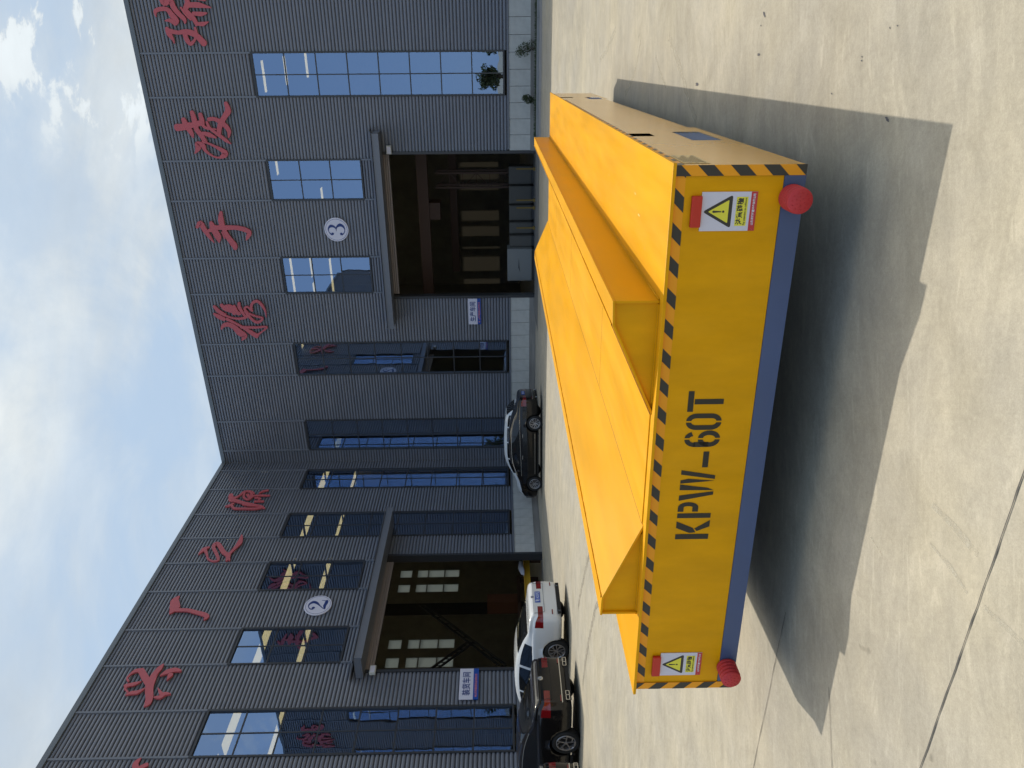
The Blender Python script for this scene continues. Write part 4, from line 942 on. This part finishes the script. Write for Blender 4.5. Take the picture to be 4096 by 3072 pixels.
# ------------------------------------------------------------------ cars
def interp(tab, x):
    if x <= tab[0][0]: return tab[0][1]
    if x >= tab[-1][0]: return tab[-1][1]
    for i in range(len(tab) - 1):
        if tab[i][0] <= x <= tab[i + 1][0]:
            (x1, y1), (x2, y2) = tab[i], tab[i + 1]; t = (x - x1) / (x2 - x1)
            m1 = (y2 - (tab[i - 1][1] if i > 0 else y1)) / (x2 - (tab[i - 1][0] if i > 0 else x1))
            m2 = ((tab[i + 2][1] if i + 2 < len(tab) else y2) - y1) / ((tab[i + 2][0] if i + 2 < len(tab) else x2) - x1)
            d = x2 - x1; t2, t3 = t * t, t ** 3
            return (2 * t3 - 3 * t2 + 1) * y1 + (t3 - 2 * t2 + t) * d * m1 + (-2 * t3 + 3 * t2) * y2 + (t3 - t2) * d * m2
SEDAN = dict(wb=2.84, x0=-1.06, x1=3.66, rw=.335,
    zr=[(-1.06, .97), (-.98, 1.045), (-.8, 1.085), (-.5, 1.12), (-.1, 1.27), (.35, 1.40), (.9, 1.465), (1.4, 1.465), (1.9, 1.40), (2.35, 1.21), (2.72, 1.03), (3.0, .955), (3.35, .86), (3.56, .74), (3.66, .62)],
    zb=[(-1.06, .90), (-.95, .97), (-.5, 1.0), (.3, .99), (1.5, .95), (2.5, .91), (3.1, .85), (3.5, .70), (3.66, .58)],
    ws=[(-1.06, .74), (-.98, .815), (-.75, .875), (-.3, .91), (.3, .92), (2.6, .92), (3.1, .885), (3.45, .78), (3.66, .58)],
    hr=[(-1.06, .86), (-.6, .80), (-.2, .70), (.4, .64), (1.4, .64), (1.9, .66), (2.5, .74), (2.9, .84), (3.66, .86)],
    side=(-.15, 2.45, [(.62, .70), (1.52, 1.58)]), shield=(1.95, 2.66), rear=(-.50, .30))
SUV = dict(SEDAN, zr=[(-1.0, 1.0), (-.93, 1.12), (-.8, 1.32), (-.55, 1.55), (-.1, 1.63), (.9, 1.67), (1.5, 1.65), (1.9, 1.55), (2.35, 1.30), (2.65, 1.12), (3.0, 1.05), (3.35, .95), (3.56, .8), (3.66, .68)],
    zb=[(-1.0, .98), (-.9, 1.04), (.3, 1.04), (1.5, 1.02), (2.5, .99), (3.1, .93), (3.5, .78), (3.66, .62)], hr=[(-1.0, .84), (-.7, .72), (.4, .68), (1.4, .68), (1.9, .70), (2.5, .78), (2.9, .85), (3.66, .86)],
    x0=-1.0, rear=(-.92, -.60), side=(-.6, 2.35, [(-.02, .05), (.75, .82), (1.60, 1.66)]))
def car(spec, name, loc, rz, paint, label, lamps='wrap', wheel='multi', plate='', badge=None, trim=False, pipes=False, group='cars parked nose-in along the left hall'):
    root = empty(name, (loc[0], loc[1], ZG), rz, label, 'car', group)
    wb, x0, x1 = spec['wb'], spec['x0'], spec['x1']; RA = .385
    xsn = [x0 + (x1 - x0) * i / 84 for i in range(85)]
    for xw in (0, wb):
        for k in range(-10, 11): xsn.append(xw + RA * math.sin(k * math.pi / 20))
    for s_ in spec['side'][:2] + spec['shield'] + spec['rear']: xsn.append(s_)
    for p in spec['side'][2]: xsn += list(p)
    xsn = sorted(set(round(v, 4) for v in xsn)); xsn = [v for i, v in enumerate(xsn) if i == 0 or v - xsn[i - 1] > .004 or v in (x0, x1)]
    def section(x):
        zr, zb, ws, hk = (interp(spec[k], x) for k in ('zr', 'zb', 'ws', 'hr'))
        hr_ = hk * .92 if hk < .85 else ws * .86; hr_ = min(hk, ws * .93)
        e = min(1, max(0, (x - x0) / .16)) * min(1, max(0, (x1 - x) / .25)); e = e ** .5
        zs = .20 + (1 - e) * .12
        h = zr - zb
        P = [(0, zs), (ws * .80, zs), (ws * .93, zs + .03), (ws * .975, zs + .12), (ws * .99, .48), (ws, .60), (ws * .998, .70), (ws * .985, zb - .14), (ws * .985, zb - .06), (ws * .96, zb - .015), (ws * .925, zb)]
        W0 = ws * .925
        for f in (.12, .35, .6, .82): P.append((W0 + (hr_ - W0) * (f ** 1.15), zb + h * f * .93 * (1 if h > .12 else 1)))
        P += [(hr_ * .94, zb + h * .95), (hr_ * .82, zb + h * .985), (hr_ * .6, zr - h * .004), (hr_ * .3, zr), (0, zr + .002)]
        za = 0
        for xw in (0, wb):
            d = abs(x - xw)
            if d < RA: za = max(za, math.sqrt(RA * RA - d * d) + spec['rw'])
        if za:
            P = [(y, max(z, za)) if i < 9 else (y, z) for i, (y, z) in enumerate(P)]
        return P
    secs = [section(x) for x in xsn]; n = len(secs[0]); V = {}; vs = []
    def vid(i, j, s):
        if j in (0, n - 1): s = 1
        k = (i, j, s)
        if k not in V: V[k] = len(vs); y, z = secs[i][j]; vs.append((xsn[i], s * y, z))
        return V[k]
    groups = {'body': [], 'side_window': [], 'windshield': [], 'rear_window': [], 'tail_lamp_l': [], 'tail_lamp_r': []}
    sd_ = spec['side']; sh_ = spec['shield']; rw_ = spec['rear']
    for i in range(len(xsn) - 1):
        xm = (xsn[i] + xsn[i + 1]) / 2
        for j in range(n - 1):
            for s in (1, -1):
                f = [vid(i, j, s), vid(i + 1, j, s), vid(i + 1, j + 1, s), vid(i, j + 1, s)]; f = list(dict.fromkeys(f))
                if len(f) < 3: continue
                zt_ = interp(spec['zr'], xm) - interp(spec['zb'], xm)
                zc_ = (secs[i][j][1] + secs[i][j + 1][1]) / 2
                k = 'body'
                if 10 <= j <= 13 and sd_[0] < xm < sd_[1] and zt_ > (.16 if j < 12 else .24) and not any(a < xm < b_ for a, b_ in sd_[2]): k = 'side_window'
                if j >= 15 and sh_[0] < xm < sh_[1]: k = 'windshield'
                if j >= 15 and rw_[0] < xm < rw_[1]: k = 'rear_window'
                if 6 <= j <= 7 and xm < x0 + .26: k = 'tail_lamp_l' if s > 0 else 'tail_lamp_r'
                groups[k].append(f)
    # rear and front fascias: grids across the width
    capz = {}
    for end, i in ((0, 0), (1, len(xsn) - 1)):
        NY = 12
        rows = []
        for j in range(1, n):
            y, z = secs[i][j]; row = []
            for c in range(NY + 1):
                f = 1 - 2 * c / NY
                bulge = .05 * (1 - f * f) * (-1 if end == 0 else 1) * (1 if j < n - 4 else .4)
                if c == 0: row.append(vid(i, j, 1))
                elif c == NY: row.append(vid(i, j, -1))
                else: vs.append((xsn[i] + bulge, y * f, z)); row.append(len(vs) - 1)
            rows.append(row)
        for j in range(len(rows) - 1):
            for c in range(NY):
                f = [rows[j][c], rows[j][c + 1], rows[j + 1][c + 1], rows[j + 1][c]]; f = list(dict.fromkeys(f)); k = 'body'
                if end == 0 and 5 <= j <= 6 and (c < 3 or c > NY - 4): k = 'tail_lamp_l' if c < 3 else 'tail_lamp_r'
                groups[k].append(f)
    def sub(fs, nm, m, parent=root, smooth=True, off=0):
        used = sorted({v for f in fs for v in f}); mp = {v: i for i, v in enumerate(used)}
        b = MB().use(m); b.add([vs[v] for v in used], [[mp[v] for v in f] for f in fs]); return b.obj(nm, parent, smooth)
    body = sub(groups['body'], 'body', paint); 
    for k in ('windshield', 'rear_window'): sub(groups[k], k, car_glass)
    cuts = [sd_[0] - .1] + [c for p in sd_[2] for c in (sum(p) / 2,)] + [sd_[1] + .1]
    for s in (1, -1):
        for c0, c1 in zip(cuts, cuts[1:]):
            fs = [f for f in groups['side_window'] if c0 < sum(vs[v][0] for v in f) / len(f) < c1 and s * sum(vs[v][1] for v in f) > 0]
            if fs: sub(fs, 'side_window', car_glass)
    for k in ('tail_lamp_l', 'tail_lamp_r'): sub(groups[k], 'tail_lamp', lamp_r)
    b = MB().use(dark_in); b.box(x0 + .3, x1 - .3, -.62, .62, .24, .9); b.obj('floor_pan', root)
    def side_y(x, z): 
        P = section(x)
        for a, c in zip(P[3:], P[4:]):
            if a[1] <= z <= c[1]: return a[0] + (c[0] - a[0]) * ((z - a[1]) / max(1e-6, c[1] - a[1]))
        return P[6][0]
    for s in (1, -1):
        for xd in (.55, 1.55):
            b = MB().use(chrome if trim else paint); y = side_y(xd, .86); b.bar((xd - .09, s * (y + .018), .86), (xd + .09, s * (y + .018), .87), .018, .022); b.obj('door_handle', root)
        b = MB().use(paint); y = .90; b.lathe([(.02, -.09), (.075, -.05), (.085, .02), (.05, .09)], lambda p, q, h: (2.15 + p * .6, s * (y + .08 + h * .9), 1.03 + q * .9), 12); b.obj('wing_mirror', root, True)
        for xs_ in (.66, 1.55, 2.42):     # door shut lines
            pts = [(xs_ + (.06 if xs_ < 1 and z < .6 else 0), s * (side_y(xs_, z) + .0015), z) for z in [.3 + .06 * k for k in range(11)]]
            b = MB().use(dark_in)
            for p, q in zip(pts, pts[1:]): b.bar(p, q, .006, .004)
            b.obj('shut_line', root)
        b = MB().use(dark_in); b.box(.42, wb - .42, s * .86 - .02, s * .86 + .02, .17, .225); b.obj('sill', root)
        if trim:
            b = MB().use(chrome); row = [i for i, x in enumerate(xsn) if sd_[0] - .02 <= x <= sd_[1] + .02]
            for jj in (10, 14):
                b = MB().use(chrome); pts = [Vector((xsn[i], s * (secs[i][jj][0] + .004), secs[i][jj][1])) for i in row]
                for p, q in zip(pts, pts[1:]): b.bar(p, q, .014, .014)
                b.obj('window_trim', root)
            pts = [Vector((x, s * (side_y(x, .33) + .004), .33)) for x in [.45 + .1 * k for k in range(20)]]; b = MB().use(chrome)
            for p, q in zip(pts, pts[1:]): b.bar(p, q, .012, .014)
            b.obj('sill_trim', root)
        # wheels
        for xw in (0, wb):
            yo = s * .90; R0 = spec['rw']
            fn = lambda p, q, h: (xw + p, yo - s * h, R0 + q)
            b = MB().use(tyre_m); b.lathe([(.235, .02), (.27, .0), (R0 - .02, .005), (R0, .03), (R0, .19), (R0 - .03, .215), (.2, .21)], fn, 40, False); w = b.obj('wheel', root, True)
            b = MB().use(rim_m); b.lathe([(.235, .022), (.228, .008), (.215, .012), (.208, .05), (.20, .12)], fn, 40, False); b.obj('rim', w, True)
            b = MB().use(rim_d); b.lathe([(.001, .10), (.21, .10)], fn, 24, False); b.lathe([(.001, .07), (.15, .07), (.15, .09)], fn, 24, False); b.obj('brake_disc', w)
            b = MB().use(rim_m); ph = random.uniform(0, 6)
            for k in range(5):
                a = 2 * PI * k / 5 + ph
                def pt(r, t, hh=.022): return Vector(fn(r * math.cos(t), r * math.sin(t), hh))
                if wheel == 'multi':
                    for d_ in (-.20, .20): b.bar(pt(.04, a + d_ * .8, .03), pt(.213, a + d_ * 1.35, .014), .020, .022)
                    b.bar(pt(.12, a + .22), pt(.213, a + .55, .014), .012, .018)
                else:
                    b.bar(pt(.03, a, .03), pt(.215, a + .12, .014), .020, .022); b.bar(pt(.14, a + .06, .022), pt(.215, a - .45, .014), .014, .02); b.bar(pt(.215, a + .12, .014), pt(.215, a + .75, .014), .012, .02)
            b.lathe([(.001, .012), (.034, .014), (.04, .03)], fn, 14, False); b.obj('spokes', w)
    xe = x0 - .052
    # bumper details
    b = MB().use(dark_in); b.box(xe + .015, xe + .06, -.62, .62, .205, .30); b.obj('diffuser', root)
    b = MB().use(chrome if trim else paint)
    for s in (1, -1): b.bar((xe + .003 if trim else xe + .012, 0, .42), (xe + .045, s * .70, .42), .022 if trim else .008, .02)
    b.obj('bumper_strip', root)
    b = MB().use(dark_in); b.bar((xe + .004, -.60, .66), (xe + .004, .60, .66), .006, .008); b.bar((xe + .004, -.6, .66), (xe + .03, -.62, .93), .006); b.bar((xe + .004, .6, .66), (xe + .03, .62, .93), .006); b.obj('boot_gap', root)
    for s in (1, -1):
        b = MB().use(lamp_r); b.bar((xe + .015, s * .50, .45), (xe + .035, s * .66, .45), .012, .03); b.obj('reflector', root)
        if pipes:
            b = MB().use(chrome)
            for (y0, y1) in ((.40, .52), (.525, .66)):
                for p, q in (((y0, .25), (y1, .25)), ((y1, .25), (y1, .33)), ((y1, .33), (y0, .33)), ((y0, .33), (y0, .25))): b.bar((xe - .004, s * p[0], p[1]), (xe - .004, s * q[0], q[1]), .016)
            b.obj('exhaust_trim', root)
        else:
            b = MB().use(chrome); b.lathe([(.038, 0), (.042, .01), (.042, .06)], lambda p, q, h: (xe - .0 + h, s * .52 + p, .25 + q), 16, False); b.obj('exhaust_pipe', root, True)
    if plate:
        b = MB().use(plate_b); b.box(xe - .012, xe + .03, -.22, .22, .75, .89); pl = b.obj('number_plate', root)
        me = text_mesh(plate, .12, 0, plate_w, .40, .001); o = bpy.data.objects.new('plate_text', me); COL.objects.link(o); o.parent = pl; o.location = (xe - .0135, 0, .82); o.rotation_euler = (PI / 2, 0, -PI / 2)
    if badge:
        if badge == 'roundel':
            b = MB().use(chrome); b.lathe([(.040, 0), (.040, .008)], lambda p, q, h: (xe - .0 - h, p, .965 + q), 24); bo = b.obj('badge', root)
            b = MB().use(tape_k); b.lathe([(.036, .0085), (.001, .0088)], lambda p, q, h: (xe - h, p, .965 + q), 24, False); b.obj('badge_ring', bo)
            for k, m_ in enumerate((sblue, white_p, sblue, white_p)):
                b = MB().use(m_); t0 = k * PI / 2; b.add([(xe - .0095, 0, .965)] + [(xe - .0095, .022 * math.cos(t0 + PI / 2 * i / 5), .965 + .022 * math.sin(t0 + PI / 2 * i / 5)) for i in range(6)], [list(range(7))]); b.obj('badge_quarter', bo)
        else:
            b = MB().use(chrome); b.lathe([(.062, 0), (.064, .008), (.054, .010), (.052, .004), (.001, .004)], lambda p, q, h: (xe - h, p, .90 + q), 28, False)
            for p, q in (((-.030, .045), (-.010, .004)), ((-.010, .004), (0, .022)), ((0, .022), (.010, .004)), ((.010, .004), (.030, .045)), ((-.045, .022), (-.020, -.040)), ((-.020, -.040), (0, -.004)), ((0, -.004), (.020, -.040)), ((.020, -.040), (.045, .022))):
                b.bar((xe - .008, -p[0], .90 + p[1]), (xe - .008, -q[0], .90 + q[1]), .009, .008)
            b.obj('badge', root)
    root.scale = (1 / K,) * 3
    return root
H1 = R_(157)
def at_contact(px_, py_, rz, track=.90):      # near (left) rear wheel contact -> rear axle centre
    k = track / K; return (px_ + math.sin(rz) * k, py_ - math.cos(rz) * k)
car(SEDAN, 'parked_car', at_contact(-5.87, 16.29, H1), H1, paint_white, 'white sedan with red wrap tail lamps and blue number plate', wheel='multi', plate='鲁J A2359Z', badge='roundel')
car(SEDAN, 'parked_car', at_contact(-6.80, 14.05, H1), H1, paint_brown, 'charcoal sedan with chrome twin exhaust trims, directly left of the white sedan', wheel='five', badge='disc', trim=True, pipes=True)
car(SEDAN, 'parked_car', at_contact(-7.74, 11.75, H1), H1, paint_brown, 'charcoal car at the picture edge of which only the rear corner shows', wheel='five', badge='disc', trim=True, pipes=True)
H2 = R_(163)
car(SEDAN, 'parked_car', at_contact(-1.40, 26.1, H2), H2, paint_black, 'black sedan with silver window line parked before the corner of the two halls', wheel='multi', plate='鲁J 6K218', badge=None, trim=True, group='cars parked near the corner')
car(SUV, 'parked_car', at_contact(-1.72, 28.9, H2), H2, paint_white, 'white sport utility car showing only its roof and rear window behind the black sedan', wheel='multi', group='cars parked near the corner')

# ------------------------------------------------------------------ planting strip, kerb and shrubs by the right hall
C0 = Vector((CX, CY, 0))
def RW(a, o, z): p = C0 + dR * a + dL * o; return (p.x, p.y, z)
def strip(a0, a1, o0, o1, z0, z1, m, name, **kw):
    b = MB().use(m); n = max(1, int((a1 - a0) / 1.0)); 
    for i in range(n):
        p, q = a0 + (a1 - a0) * i / n, a0 + (a1 - a0) * (i + 1) / n - .006
        b.add([RW(p, o0, z0), RW(q, o0, z0), RW(q, o1, z0), RW(p, o1, z0), RW(p, o0, z1), RW(q, o0, z1), RW(q, o1, z1), RW(p, o1, z1)], [(0, 3, 2, 1), (4, 5, 6, 7), (0, 1, 5, 4), (1, 2, 6, 5), (2, 3, 7, 6), (3, 0, 4, 7)])
    return b.obj(name, None, **kw)
strip(13.6, 26, .07, .9, .2, .30, soil_m, 'planting_bed', kind='structure')
strip(13.6, 26, .9, 1.02, .2, .345, kerb_m, 'kerb', kind='structure')
strip(13.4, 26, 1.03, 2.4, .22, .262, kerb_m, 'pavement', kind='structure')
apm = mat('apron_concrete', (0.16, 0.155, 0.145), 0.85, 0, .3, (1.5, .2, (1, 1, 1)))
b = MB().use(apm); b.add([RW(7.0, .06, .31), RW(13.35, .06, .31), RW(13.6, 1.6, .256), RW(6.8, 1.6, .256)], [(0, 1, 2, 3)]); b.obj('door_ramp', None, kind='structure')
def leafy(b, c, r, n, sz, flat=1.0):
    for _ in range(n):
        while True:
            p = Vector((random.uniform(-1, 1), random.uniform(-1, 1), random.uniform(-1, 1)))
            if .15 < p.length < 1: break
        p = Vector((p.x * r[0], p.y * r[1], p.z * r[2])) + Vector(c)
        u = Vector((random.uniform(-1, 1), random.uniform(-1, 1), random.uniform(-1, 1))).normalized(); v = u.cross(Vector((random.uniform(-1, 1), random.uniform(-1, 1), 1))).normalized()
        s = sz * random.uniform(.6, 1.3); b.add([p - u * s, p + v * s * .45, p + u * s, p - v * s * .45], [(0, 1, 2, 3)])
def shrub(a, o, h, lab, lean=0):
    p = RW(a, o, .30); t = empty('shrub', p, YR, lab, 'shrub', 'shrubs against the block wall')
    b = MB().use(leaf_m); leafy(b, (lean * .3, 0, h * .62), (h * .34, h * .3, h * .32), 420, .03)
    leafy(b, (lean, 0, h * .85), (h * .26, h * .2, h * .22), 200, .028); leafy(b, (-lean * .6, 0, h * .3), (h * .26, h * .2, h * .25), 160, .028); b.obj('foliage', t)
    b = MB().use(bark_m)
    for k in range(6): b.bar((0, 0, 0), (random.uniform(-.2, .2) * h + lean * .6, random.uniform(-.12, .12) * h, h * random.uniform(.5, .85)), .012)
    b.obj('stem', t)
shrub(16.8, .5, .72, 'taller green shrub with a side sprig below the tall window of the right hall', -.12)
shrub(15.15, .5, .50, 'low rounded green shrub left of the taller shrub by the block wall', .05)
b = MB().use(leaf_m)
for _ in range(2600):
    a = random.uniform(13.7, 25); p = Vector(RW(a, .85 + random.uniform(-.25, .08) , .31)); h = random.uniform(.03, .14); d = Vector((random.uniform(-.04, .04), random.uniform(-.04, .04), h)); s = Vector((.018, .006, 0))
    b.add([p - s, p + s, p + d], [(0, 1, 2)])
b.obj('ground_cover', None, kind='stuff', label='low weeds growing along the kerb beside the block wall', category='weeds')

# ------------------------------------------------------------------ trees on the far side of the yard (seen only mirrored in the glass)
def tree(x, y, h, lab):
    t = empty('tree', (x, y, 0), random.uniform(0, 6), lab, 'tree', 'trees across the yard behind the viewer')
    b = MB().use(bark_m); b.lathe([(.22, 0), (.15, h * .3), (.10, h * .6), (.03, h * .9)], lambda p, q, z: (p, q, z), 10)
    for k in range(6):
        a = k * 1.05; b.bar((0, 0, h * (.35 + .05 * k)), (math.cos(a) * h * .25, math.sin(a) * h * .25, h * (.6 + .05 * k)), .07)
    b.obj('trunk', t)
    b = MB().use(leaf_m)
    for k in range(14): leafy(b, (random.uniform(-.25, .25) * h, random.uniform(-.25, .25) * h, h * random.uniform(.45, .92)), (h * .16, h * .16, h * .11), 60, .22)
    b.obj('crown', t)
for (x, y, h) in ((-16, -27, 3.6), (-20, -25, 4.0), (-12.5, -28, 3.4), (-24, -22, 3.8), (-30, -20, 3.9), (-26, -25, 4.4), (-22, -28, 3.6), (-18, -30, 4.3), (-14, -34, 3.8), (-10, -33, 4.5), (-5, -38, 4.1), (2, -40, 4.6), (10, -41, 4.2), (34, -28, 4.8)):
    tree(x, y, h, 'leafy tree in the row across the yard, mirrored in the window panes')

# ------------------------------------------------------------------ everything above is in fitted units; bring it to metres
for o in list(COL.objects):
    if o.parent is None and o.type not in ('CAMERA', 'LIGHT'):
        o.location = o.location * K; o.scale = o.scale * K
